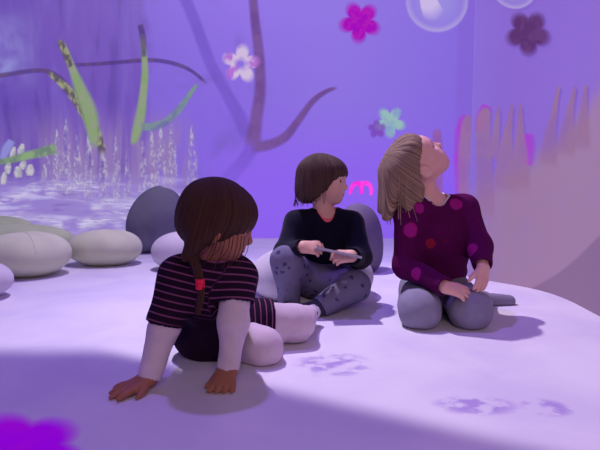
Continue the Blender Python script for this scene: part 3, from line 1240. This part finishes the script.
legs = lambda J, a=0.056, b=0.044, c=0.028: [
    Cone(J['hl'], J['kl'], a, b, 0.02), Cone(J['kl'], J['al'], b * 0.96, c, 0.015),
    Cone(J['hr'], J['kr'], a, b, 0.02), Cone(J['kr'], J['ar'], b * 0.96, c, 0.015)]
feet = lambda J, tl, tr: [Cone(J['al'], tl, 0.026, 0.019, 0.015), Cone(J['ar'], tr, 0.026, 0.019, 0.015)]
neckp = lambda J, H: [Cone(J['neck'] - Vector((0, 0, 0.02)), H.w(-0.02, 0, -0.035), 0.036, 0.034, 0.02)]


def body(parent, J, H, hands, tl, tr, mat, res=0.0028, limb=(0.056, 0.044, 0.028), tor=None):
    ha, hs = H.prims()
    F = Field(ha, res, 0.3)
    # grow the grid to hold everything, then fill it
    rest = [q.grow(-0.006) for q in tor + legs(J, *limb)] + [q.grow(-0.004) for q in arms(J)[:2]] + arms(J)[2:] + feet(J, tl, tr)
    allp = ha + rest + neckp(J, H) + hands
    F = Field(allp[:1], res, 0.03)
    lo = np.min([q.bb()[0] for q in allp], 0) - 0.02
    hi = np.max([q.bb()[1] for q in allp], 0) + 0.02
    F.lo = lo
    F.n = np.ceil((hi - lo) / res).astype(int) + 1
    F.D = np.full(F.n, 0.06, dtype=np.float32)
    for q in ha:
        F.add(q)
    for q in hs:
        F.sub(q)
    for q in neckp(J, H) + rest + hands:
        F.add(q)
    F.band(lambda p, d: smax(d, 0.002 - p[:, 2], 0.004), 0.0599)
    o, _ = finish('body', F, mat, parent, 1)
    return o


b2 = body(boy, J, H2, hl + hr_, toe_l, toe_r, SKIN2, tor=torso)
H2.details(boy, BROWN_BROW, EYE, IRIS, SKIN2, LIP)
# sweater
NAVY = cloth('navy knit wool', (22, 20, 44), (16, 14, 34), 90)
NECK_FRONT = J['neck'] + Vector((0.012, -0.060, -0.030))
sw = [q.grow(0.012) for q in torso[1:]] + [Ell(J['pelvis'] + Vector((0, -0.006, 0.035)), I3, (0.098, 0.08, 0.06), 0.04)] + [q.grow(0.008) for q in arms(J)[:2]] + \
     [q.grow(0.012, 0.03) for q in arms(J)[2:]]
F = Field(sw, 0.0035)
F.band(wrinkle(0.0024, 22))
F.sub(Cone(J['neck'] + Vector((0, 0, 0.05)), J['neck'] + Vector((0.0, 0, -0.01)), 0.050, 0.036, 0.008))
F.sub(Cone(J['neck'] + Vector((0.006, -0.045, 0.016)), NECK_FRONT + Vector((0.0, -0.03, -0.012)), 0.036, 0.008, 0.006))
for w_, e_ in (('wl', 'el'), ('wr', 'er')):
    dv = (J[w_] - J[e_]).normalized()
    F.sub(Cone(J[w_] - dv * 0.004, J[w_] + dv * 0.05, 0.021, 0.10, 0.003))
finish('sweater', F, NAVY, boy)
# shirt showing in the V
PINKSHIRT = plain('fluorescent coral shirt', (255, 104, 124), 0.7)
F = Field([q.grow(0.0045) for q in torso[1:] + arms(J)[:2]] + [Cone(J['neck'] - Vector((0, 0, 0.03)), J['neck'] + Vector((0, 0, 0.002)), 0.044, 0.041, 0.02)], 0.0035)
F.sub(Cone(J['neck'] + Vector((0, 0, 0.06)), J['neck'] + Vector((0.004, -0.02, -0.002)), 0.050, 0.034, 0.004))
F.sub(Cone(J['neck'] + Vector((0.006, -0.05, 0.014)), J['neck'] + Vector((0.010, -0.085, -0.012)), 0.030, 0.010, 0.004))
F.cut(J['neck'] - Vector((0, 0, 0.075)), (0, 0, -1))
finish('shirt', F, PINKSHIRT, boy)


def jeans_mat():
    t = NT('grey violet printed jeans')
    v = t.obj()
    n = t.noise(v, 30, 4)
    c = t.mix(n, lin((124, 120, 148)), lin((106, 102, 132)))
    vo = t.n('TexVoronoi')
    t.put(vo.inputs['Vector'], v)
    vo.inputs['Scale'].default_value = 30
    n2 = t.noise(v, 120, 2)
    d = t.math('ADD', vo.outputs['Distance'], t.math('MULTIPLY', n2, 0.5))
    c = t.mix(t.step(d, 0.54, 0.42), c, lin((70, 66, 100)))
    m = t.base(c, 0.9, 0.1)
    t.bump(t.noise(v, 400, 2), 0.2, 0.002)
    return m


def trousers(parent, J, tor, mat, fl=0.012, hem=0.03, limb=(0.056, 0.044, 0.028), name='trousers', extra=()):
    tr = list(extra) + [tor[0].grow(0.012)] + [Cone(q.a, q.b, q.ra + fl, q.rb + fl, 0.022) for q in legs(J, *limb)]
    F = Field(tr, 0.0035)
    F.band(wrinkle(0.0026, 24))
    for k, a in (('kl', 'al'), ('kr', 'ar')):
        d = (J[a] - J[k]).normalized()
        F.sub(Cone(J[a] - d * 0.004, J[a] + d * 0.06, limb[2] + 0.004, 0.12, 0.003))
    F.band(lambda p, d: smax(d, 0.002 - p[:, 2], 0.004), 0.0599)
    return finish(name, F, mat, parent)


LAP = [Cone(P(318, 276, 1.93), P(334, 277, 1.93), 0.062, 0.062, 0.03), Cone(P(322, 282, 1.90), P(338, 284, 1.86), 0.046, 0.044, 0.03)]
trousers(boy, J, torso, jeans_mat(), 0.010, extra=LAP)
SOCKD = cloth('dark grey knit', (54, 52, 72), (66, 62, 84), 80)


def sock(parent, a, t, mat, name='sock', extra=None):
    t = Vector(t)
    a = Vector(a)
    F = Field([Cone(a, t, 0.031, 0.025, 0.015), Cone(a, a + (a - t).normalized() * 0.022 + Vector((0, 0, -0.01)), 0.028, 0.024, 0.012)] + ([Cone(a, extra, 0.031, 0.034, 0.01)] if extra is not None else []), 0.0035)
    F.band(wrinkle(0.001, 40))
    F.band(lambda p, d: smax(d, 0.002 - p[:, 2], 0.004), 0.0599)
    return finish(name, F, mat, parent)[0]


sock(boy, J['al'], toe_l, SOCKD, 'sock')
sock(boy, J['ar'], toe_r, SOCKD, 'sock')
HAIR2 = hairmat('dark brown bob hair', (52, 36, 32), (98, 72, 62))
build_hair('hair', H2, HAIR2, boy,
           [('e', (-0.014, 0, 0.026), (0.106, 0.090, 0.092), 0.02), ('e', (-0.032, 0, -0.034), (0.092, 0.094, 0.078), 0.03),
            ('e', (0.046, 0, 0.045), (0.046, 0.07, 0.04), 0.03)],
           [('e', (0.098, 0, -0.046), (0.080, 0.11, 0.066), 0.012), ('e', (0.03, 0, -0.10), (0.062, 0.10, 0.09), 0.015)],
           hem=lambda phi: -0.076 + 0.012 * np.cos(phi) + 0.004 * np.sin(phi * 9), strands=40)


def wisps(H, parent, mat, specs, r=0.0009):
    for i, (a, b, c) in enumerate(specs):
        q = catmull([H.w(*a), H.w(*b), H.w(*c)], 7)
        tv, tf = tube(q, r, 5)
        lk = link_mesh('loose_strand', tv, tf, mat, parent)
        set_attr(lk, 'strand', np.full(len(tv), i * 2.9))


sp = []
for i in range(34):
    a = math.pi * (-0.30 - 1.05 * i / 33) + rng.uniform(-0.05, 0.05)
    ca, sa = math.cos(a), math.sin(a)
    rr, j = 0.087 + rng.uniform(-0.003, 0.004), rng.uniform(-0.012, 0.012)
    sp.append(((-0.03 + rr * ca, rr * sa, -0.01), (-0.03 + (rr + 0.003) * ca, (rr + 0.003) * sa, -0.055), (-0.032 + (rr + 0.004) * ca + j, (rr - 0.002) * sa + j * 0.4, -0.094 + 0.010 * ca + rng.uniform(-0.008, 0.012))))
for i in range(16):
    y = -0.055 + 0.11 * i / 15 + rng.uniform(-0.003, 0.003)
    x = 0.088 - 6 * y * y
    sp.append(((x - 0.012, y, 0.062), (x + 0.002, y, 0.042), (x + rng.uniform(-0.001, 0.004), y + rng.uniform(-0.004, 0.004), 0.018 + rng.uniform(-0.008, 0.006))))
wisps(H2, boy, HAIR2, sp)
# phone
ph = empty('phone', P(338, 252.5, 1.735))
tag(ph, 'slim pale phone held edge on in both hands by the child in navy', 'phone')


def slab(name, parent, c, ax, half, mat, bev=0.003):
    F = None
    import bmesh
    bm = bmesh.new()
    bmesh.ops.create_cube(bm, size=1.0)
    for q in bm.verts:
        q.co = Vector((q.co.x * 2 * half[0], q.co.y * 2 * half[1], q.co.z * 2 * half[2]))
    bmesh.ops.bevel(bm, geom=list(bm.edges), offset=bev, segments=3, affect='EDGES', profile=0.5)
    A = np.array(ax)
    v = [np.array(c) + np.array(q.co) @ A for q in bm.verts]
    bm.verts.index_update()
    f = [tuple(x.index for x in q.verts) for q in bm.faces]
    bm.free()
    return link_mesh(name, v, f, mat, parent, False)


pax = frame((1, 0.0, -0.22), (0.21, 0.11, 0.97))
slab('case', ph, ph.location, pax, (0.078, 0.036, 0.0042), plain('pale grey phone case', (176, 170, 186), 0.5), 0.0025)
slab('screen', ph, np.array(ph.location) + 0.0040 * pax[2], pax, (0.071, 0.032, 0.0010), plain('dark phone glass', (30, 28, 44), 0.15, 0.5), 0.0006)
# soft seat that gives under the boy
seat_c = Vector((0.045, 2.05, 0.088))
F = Field([Ell(seat_c, I3, (0.238, 0.20, 0.122), 0.03), Ell(seat_c + Vector((0, 0.02, -0.02)), I3, (0.236, 0.20, 0.09), 0.05)], 0.0045)
F.band(wrinkle(0.002, 12))
for q in [torso[0].grow(0.012)] + legs(J, 0.056 + 0.010, 0.044 + 0.010, 0.04) + [torso[1].grow(0.014), torso[2].grow(0.012)] + [q.grow(0.012) for q in arms(J)[2:]]:
    F.sub(q, 0.0045)
for q in LAP:
    F.sub(q.grow(0.004), 0.0045)
F.sub(Ell(P(322, 292, 1.84), I3, (0.11, 0.11, 0.085), 0.02), 0.003)
for a_, t_ in (('al', toe_l), ('ar', toe_r)):
    F.sub(Cone(J[a_], t_, 0.036, 0.03, 0.01), 0.003)
F.band(lambda p, d: smax(d, 0.001 - p[:, 2], 0.006), 0.0599)
o, _ = finish('pebble_cushion', F, PALE, None, 3, origin=(seat_c.x, seat_c.y, 0))
tag(o, 'white pebble cushion squashed under the child in the navy sweater', 'cushion')


# ---- the child in the dotted sweater
SKIN3 = skin('light skin, kneeling child', (232, 190, 174), (226, 164, 156))
J = dict(pelvis=P(434, 282, 1.84), chest=P(436, 229, 1.80), neck=P(432, 199, 1.79),
         sl=P(408, 211, 1.76), el=P(406, 266, 1.73), wl=P(445, 287, 1.575),
         sr=P(464, 208, 1.80), er=P(479, 247, 1.72), wr=P(483, 268, 1.625),
         hl=P(419, 290, 1.84), kl=P(420, 311, 1.61), al=P(410, 305, 1.90),
         hr=P(452, 290, 1.85), kr=P(470, 311, 1.61), ar=P(483, 301, 1.89))
report('girl3', J)
H3 = Head(P(417, 164, 1.775), (0.56, -0.14, 0.82), (-0.80, -0.18, 0.55), 0.98)
g3 = empty('person', (J['pelvis'].x, J['pelvis'].y, 0))
tag(g3, 'child kneeling in burgundy sweater with pink dots, head tipped back looking up', 'person')
h3l = hand(J['wl'], (0.95, -0.02, -0.22), (0.1, -0.55, 0.8), (0.2, 0.2, 0.9), (8, 12, 14, 18), 1.0, 5, 0.5, 0.1)
h3r = hand(J['wr'], (-0.18, -0.42, -0.82), (0.55, -0.7, 0.3), (-0.9, -0.2, 0), (10, 14, 14, 16), 0.98, 5, 0.5, 0.1)
t3l = J['al'] + Vector((-0.005, 0.10, -0.005))
t3r = J['ar'] + Vector((0.10, 0.01, -0.004))
torso3 = [Ell(J['pelvis'], I3, (0.092, 0.078, 0.075), 0.04), Cone(J['pelvis'], J['chest'], 0.072, 0.070, 0.04),
          Ell(J['chest'], I3, (0.086, 0.064, 0.08), 0.04)]
LIMB3 = (0.062, 0.058, 0.028)
body(g3, J, H3, h3l + h3r, t3l, t3r, SKIN3, limb=LIMB3, tor=torso3)
H3.details(g3, FAIR_BROW, EYE, IRIS, SKIN3, LIP)


def dots_mat(dots):
    t = NT('burgundy knit with pink dots')
    v = t.pos()
    n = t.noise(v, 90, 3)
    c = t.mix(n, lin((96, 12, 80)), lin((76, 8, 64)))
    for (p, r, col) in dots:
        k = t.n('VectorMath', operation='DISTANCE')
        t.put(k.inputs[0], v)
        k.inputs[1].default_value = p
        w = t.math('ADD', k.outputs['Value'], t.math('MULTIPLY', n, 0.006))
        c = t.mix(t.step(w, r + 0.004, r), c, lin(col))
    m = t.base(c, 0.92, 0.1)
    t.bump(t.noise(v, 380, 2), 0.25, 0.002)
    return m


sw = [q.grow(0.011) for q in torso3[1:]] + [Ell(J['pelvis'] + Vector((0, -0.004, 0.04)), I3, (0.112, 0.09, 0.06), 0.04), Ell(J['chest'] + Vector((0.012, 0, -0.07)), I3, (0.108, 0.082, 0.085), 0.04)] + [q.grow(0.008) for q in arms(J)[:2]] + \
     [q.grow(0.013, 0.028) for q in arms(J)[2:]]
F = Field(sw, 0.0035)
F.band(wrinkle(0.0022, 22))
F.sub(Cone(J['neck'] + Vector((0.0, -0.01, 0.05)), J['neck'] + Vector((0.006, -0.01, -0.006)), 0.055, 0.038, 0.008))
F.sub(Cone(J['neck'] + Vector((0.03, -0.05, 0.02)), J['neck'] + Vector((0.032, -0.075, -0.022)), 0.022, 0.012, 0.006))
for w_, e_, b_ in (('wl', 'el', 0.004), ('wr', 'er', 0.016)):
    dv = (J[w_] - J[e_]).normalized()
    F.sub(Cone(J[w_] - dv * b_, J[w_] + dv * 0.05, 0.022, 0.10, 0.003))
sv_, _f = F.mesh()


def front_pt(px, py):
    """where a sight line first meets the sweater"""
    r = np.array(ray(px, py).normalized())
    q = sv_ - np.array((0, 0, CAM_H))
    t = q @ r
    d = np.linalg.norm(q - t[:, None] * r, axis=1)
    m = d < 0.006
    return tuple(sv_[m][np.argmin(t[m])]) if m.any() else tuple(P(px, py, 1.75))


DOT = (164, 28, 128)
dots = [(front_pt(412, 231), 0.025, DOT), (front_pt(421, 207), 0.021, DOT), (front_pt(457, 203), 0.022, DOT), (front_pt(429, 244), 0.017, (150, 30, 62)),
        (front_pt(414, 274), 0.021, DOT), (front_pt(470, 249), 0.024, DOT), (front_pt(447, 241), 0.010, (100, 14, 66))]
finish('sweater', F, dots_mat(dots), g3)
COLLAR = plain('white undershirt cotton', (226, 222, 232), 0.8)
F = Field([q.grow(0.005) for q in torso3[2:] + arms(J)[:2]] + [Cone(J['neck'] - Vector((0, 0, 0.03)), J['neck'] + Vector((0.004, -0.004, 0.004)), 0.045, 0.041, 0.02)], 0.0035)
F.sub(Cone(J['neck'] + Vector((0.012, -0.01, 0.06)), J['neck'] + Vector((0.004, -0.016, -0.004)), 0.052, 0.036, 0.004))
F.cut(J['neck'] - Vector((0, 0, 0.07)), (0, 0, -1))
finish('undershirt', F, COLLAR, g3)
GREYJ = cloth('grey violet leggings cotton', (150, 146, 166), (130, 126, 150), 40)
trousers(g3, J, torso3, GREYJ, 0.007, limb=LIMB3)
SOCK3 = cloth('grey lilac sock knit', (140, 134, 156), (124, 118, 142), 60)
for a_, t_ in (('al', t3l), ('ar', t3r)):
    sock(g3, J[a_], t_, SOCK3)
HAIR3 = hairmat('light brown hair', (82, 60, 52), (186, 156, 128))
# hair falls straight down behind the tipped-back head: work out "down" in head-local terms
dn = np.array([0.05, 0.0, -1.0]) @ H3.M.T
dn2 = np.array([-0.16, 0.02, -1.0]) @ H3.M.T
bk = np.array((-0.085, 0.0, 0.01))
locks = []
for (y, z, x, ln, r0, r1, dd) in ((0.055, 0.03, -0.06, 0.115, 0.032, 0.016, dn), (0.02, 0.06, -0.075, 0.135, 0.036, 0.018, dn2), (-0.02, 0.05, -0.078, 0.14, 0.036, 0.018, dn2),
                                  (-0.055, 0.02, -0.055, 0.115, 0.036, 0.018, dn), (-0.070, 0.0, -0.02, 0.085, 0.026, 0.014, dn), (0.065, 0.0, -0.02, 0.09, 0.028, 0.014, dn),
                                  (-0.045, 0.06, -0.06, 0.15, 0.034, 0.014, dn2)):
    a = np.array((x, y, z))
    locks.append(('c', a, a + dd * ln, r0, r1, 0.025))
build_hair('hair', H3, HAIR3, g3,
           [('e', (-0.020, 0, 0.026), (0.098, 0.088, 0.090), 0.02), ('e', (0.03, 0, 0.06), (0.045, 0.065, 0.038), 0.03)] + locks,
           [('e', (0.095, 0, -0.036), (0.146, 0.30, 0.076), 0.012), ('e', (0.065, 0, -0.095), (0.088, 0.30, 0.09), 0.012)], strands=30, wave=1.0, amp=0.0013)


sp = []
for i in range(44):
    y = -0.088 + 0.15 * i / 43
    a = np.array((-0.045 - 0.045 * max(0, 1 - (y / 0.09) ** 2) + rng.uniform(-0.012, 0.016), y * 1.08, 0.02 + rng.uniform(-0.01, 0.05)))
    ln = 0.135 + rng.uniform(-0.03, 0.045)
    w = np.array((rng.uniform(-0.016, 0.016), rng.uniform(-0.012, 0.012), rng.uniform(-0.014, 0.014)))
    sp.append((a, a + dn * ln * 0.5 + bk * 0.10, a + dn * ln + w))
wisps(H3, g3, HAIR3, sp, 0.0011)


# ---- the child in front
SKIN1 = skin('light skin, front child', (170, 114, 90), (152, 98, 78))
J = dict(pelvis=P(214, 326, 1.37), chest=P(213, 288, 1.25), neck=P(214, 263, 1.205),
         sl=P(179, 276, 1.19), el=P(164, 328, 1.165), wl=P(149, 380, 1.115),
         sr=P(236, 277, 1.20), er=P(234, 324, 1.16), wr=P(228, 370, 1.14),
         hl=P(228, 335, 1.36), kl=P(262, 348, 1.29), al=P(268, 338, 1.52),
         hr=P(232, 322, 1.40), kr=P(296, 323, 1.44), ar=P(305, 317, 1.56))
report('girl1', J)
H1 = Head(P(217, 223, 1.185), (0.90, 0.16, -0.26), (0.22, -0.06, 0.96), 0.89)
g1 = empty('person', (J['pelvis'].x, J['pelvis'].y, 0))
tag(g1, 'child in dark striped dress and white tights leaning forward on both hands', 'person')
h1l = hand(J['wl'] + Vector((0, 0, 0.006)), (-0.66, -0.48, -0.26), (-0.15, -0.10, 0.95), (0.5, -0.7, 0), (5, 6, 6, 6), 1.0, 13, 0.75, 0.0, bend0=-16, fat=1.2)
h1r = hand(J['wr'] + Vector((0, 0, 0.006)), (-0.12, -0.66, -0.50), (0.0, -0.5, 0.85), (-0.9, 0, 0), (9, 10, 10, 10), 0.98, 9, 0.55, 0.0, bend0=-16, fat=1.12)
t1l = J['al'] + Vector((0.03, 0.09, 0.0))
t1r = J['ar'] + Vector((0.025, 0.055, 0.0))
torso1 = [Ell(J['pelvis'], I3, (0.085, 0.078, 0.078), 0.04), Cone(J['pelvis'], J['chest'], 0.072, 0.066, 0.04),
          Ell(J['chest'], I3, (0.076, 0.062, 0.066), 0.04)]
LIMB1 = (0.055, 0.046, 0.028)
body(g1, J, H1, h1l + h1r, t1l, t1r, SKIN1, limb=LIMB1, tor=torso1)
H1.details(g1, BROWN_BROW, EYE, IRIS, SKIN1, LIP)
WHITE = cloth('white cotton undershirt', (222, 206, 216), (206, 190, 204), 40)
A1 = arms(J, (0.032, 0.026, 0.0245, 0.018))
F = Field([q.grow(0.003, 0.02) for q in A1[:2]] + [q.grow(0.007, 0.02) for q in A1[2:]], 0.0032)
F.band(wrinkle(0.0018, 30))
for w_, e_ in (('wl', 'el'), ('wr', 'er')):
    dv = (J[w_] - J[e_]).normalized()
    F.sub(Cone(J[w_] - dv * 0.002, J[w_] + dv * 0.05, 0.020, 0.10, 0.003))
F.sub(Cone(J['neck'] + Vector((0, -0.01, 0.06)), J['neck'] + Vector((0, -0.01, -0.01)), 0.05, 0.04, 0.004))
finish('undershirt', F, WHITE, g1)


def stripes_mat():
    t = NT('dark knit with thin pink stripes')
    s = t.attr('along')
    n = t.noise(t.obj(), 80, 3)
    fr = t.math('FRACT', t.math('MULTIPLY', s, 1 / 0.0165))
    k = t.step(t.math('ABSOLUTE', t.math('SUBTRACT', fr, 0.5)), 0.13, 0.07)
    k = t.math('MULTIPLY', k, t.attr('striped'))
    c = t.mix(n, lin((40, 20, 44)), lin((30, 14, 34)))
    c = t.mix(k, c, lin((128, 72, 110)))
    m = t.base(c, 0.92, 0.1)
    t.bump(t.noise(t.obj(), 380, 2), 0.2, 0.002)
    return m


STR = stripes_mat()
hem_l = J['sl'].lerp(J['el'], 0.78)
hem_r = J['sr'].lerp(J['er'], 0.40)
bones = [(Cone(J['sl'], hem_l + (J['el'] - J['sl']).normalized() * 0.02, 0.042, 0.044, 0.02), 0.0), (Cone(J['sr'], hem_r + (J['er'] - J['sr']).normalized() * 0.02, 0.046, 0.045, 0.02), 0.004),
         (Cone(J['pelvis'], J['chest'], 0.088, 0.074, 0.03), 0.0), (Cone(J['chest'], J['neck'], 0.07, 0.052, 0.03), 0.0)]
skirt = [Ell(J['pelvis'] + Vector((0.0, -0.03, -0.012)), I3, (0.105, 0.088, 0.078), 0.03),
         Cone(J['pelvis'] + Vector((0.02, 0.0, 0.0)), J['hr'].lerp(J['kr'], 0.5), 0.08, 0.066, 0.03), Cone(J['pelvis'] + Vector((0, -0.02, -0.02)), J['hl'].lerp(J['kl'], 0.2), 0.07, 0.06, 0.03)]
F = Field([b for b, _ in bones] + [Cone(J['neck'] - Vector((0, 0, 0.014)), J['sl'], 0.044, 0.042, 0.03), Cone(J['neck'] - Vector((0, 0, 0.014)), J['sr'], 0.045, 0.046, 0.03),
           torso1[2].grow(0.010)] + skirt, 0.003)
F.band(wrinkle(0.0022, 24))
F.sub(Cone(J['neck'] + Vector((0.0, -0.006, 0.06)), J['neck'] + Vector((0.004, -0.006, -0.004)), 0.06, 0.040, 0.006))
for h_, s_, e_ in ((hem_l, 'sl', 'el'), (hem_r, 'sr', 'er')):
    dv = (J[e_] - J[s_]).normalized()
    F.sub(Cone(h_ + dv * 0.055, h_ + dv * 0.12, 0.054, 0.07, 0.003))
    F.sub(Cone(h_ + dv * 0.002, h_ + dv * 0.06, 0.034, 0.060, 0.003))
dk = (J['kr'] - J['hr']).normalized()
hk = J['hr'].lerp(J['kr'], 0.62)
F.sub(Cone(hk + dk * 0.0, hk + dk * 0.10, 0.060, 0.16, 0.003))
F.band(lambda p, d: smax(d, 0.003 - p[:, 2], 0.004), 0.0599)
dress, dv_ = finish('dress', F, STR, g1, 3)
allb = bones + [(Cone(J['hr'], J['kr'], 0.08, 0.066), 0.006)]
set_attr(dress, 'along', along(allb, dv_))
zz = dv_[:, 2]
set_attr(dress, 'striped', np.clip((zz - 0.125) / 0.03, 0, 1) + np.clip((dv_[:, 0] - (J['pelvis'].x + 0.06)) / 0.03, 0, 1))  # stripes fade out low on the skirt, shade put into the pattern
# tights
TIGHT = cloth('white tights knit', (216, 198, 212), (200, 180, 198), 50)
F = Field([torso1[0].grow(0.004)] + [q.grow(0.006) for q in legs(J, *LIMB1)] + [q.grow(0.004) for q in feet(J, t1l, t1r)], 0.0032)
F.band(wrinkle(0.0016, 30))
F.band(lambda p, d: smax(d, 0.002 - p[:, 2], 0.004), 0.0599)
finish('tights', F, TIGHT, g1)


def sock_print():
    t = NT('white slipper sock with grey print')
    v = t.obj()
    n = t.noise(v, 70, 3)
    return_c = t.mix(t.step(n, 0.5, 0.58), lin((206, 196, 214)), lin((112, 104, 132)))
    return t.base(return_c, 0.9, 0.1)


SP1 = sock_print()
sock(g1, J['ar'], t1r, SP1, 'slipper_sock')
sock(g1, J['al'], t1l, SP1, 'slipper_sock')
HAIR1 = hairmat('brown plaited hair', (44, 26, 22), (84, 52, 40))
build_hair('hair', H1, HAIR1, g1,
           [('e', (-0.009, 0, 0.026), (0.098, 0.086, 0.089), 0.02), ('e', (-0.028, 0, -0.012), (0.074, 0.083, 0.062), 0.03),
            ('e', (0.045, 0, 0.038), (0.045, 0.066, 0.042), 0.03), ('c', (-0.035, -0.070, -0.03), (-0.050, -0.07, -0.085), 0.03, 0.016, 0.02)],
           [('e', (0.100, 0, -0.056), (0.072, 0.11, 0.060), 0.012), ('e', (0.02, 0, -0.105), (0.058, 0.11, 0.08), 0.015)], strands=44)
# loose strands across the cheek and the plait with its red tie
base_p = Vector(H1.w(-0.045, -0.072, -0.075))
pl = [base_p, P(197, 268, 1.11), P(200, 284, 1.105), P(201, 298, 1.10), P(198, 314, 1.10)]
cur = [Vector(p) for p in catmull([tuple(p) for p in pl], 12)]
strv = []
for s_ in range(3):
    pts = []
    for i, p in enumerate(cur):
        a = i * 0.62 + s_ * 2.094
        tp = 1.0 - 0.55 * i / len(cur)
        pts.append(p + Vector((math.sin(a) * 0.0062 * tp, math.sin(2 * a) * 0.004 * tp, 0)))
    strv.append(pts)
A_ = []
for pts in strv:
    for i in range(len(pts) - 1):
        tp = 1.0 - 0.5 * i / len(pts)
        A_.append(Cone(pts[i], pts[i + 1], 0.0058 * tp, 0.0058 * tp, 0.002))
F = Field(A_, 0.0022, 0.012)
pl_o, pv = finish('plait', F, HAIR1, g1, 1)
set_attr(pl_o, 'strand', pv[:, 0] * 400 + pv[:, 2] * 60)
tie_c = cur[24]
RED = plain('bright red hair tie', (255, 36, 84), 0.5)
tp_ = [tie_c + Vector((0.0078 * math.cos(a), 0.0078 * math.sin(a), dz)) for dz in (-0.009, -0.005, 0.0, 0.005, 0.009) for a in np.linspace(0, 2 * math.pi, 18)]
tv, tf = tube(tp_, 0.0026, 8)
link_mesh('hair_tie', tv, tf, RED, pl_o)
for i in range(15):
    x = -0.05 + 0.0095 * i + rng.uniform(-0.003, 0.003)
    y = -0.083 + 0.9 * max(0, x) ** 1.35
    q = catmull([H1.w(x, y, -0.005), H1.w(x + 0.004, y - 0.002, -0.045), H1.w(x - 0.004 + rng.uniform(-0.012, 0.006), y + 0.008, -0.078 - rng.uniform(0, 0.03))], 8)
    tv, tf = tube(q, 0.0008, 5)
    lk = link_mesh('loose_strand', tv, tf, HAIR1, g1)
    set_attr(lk, 'strand', np.full(len(tv), i * 3.7))
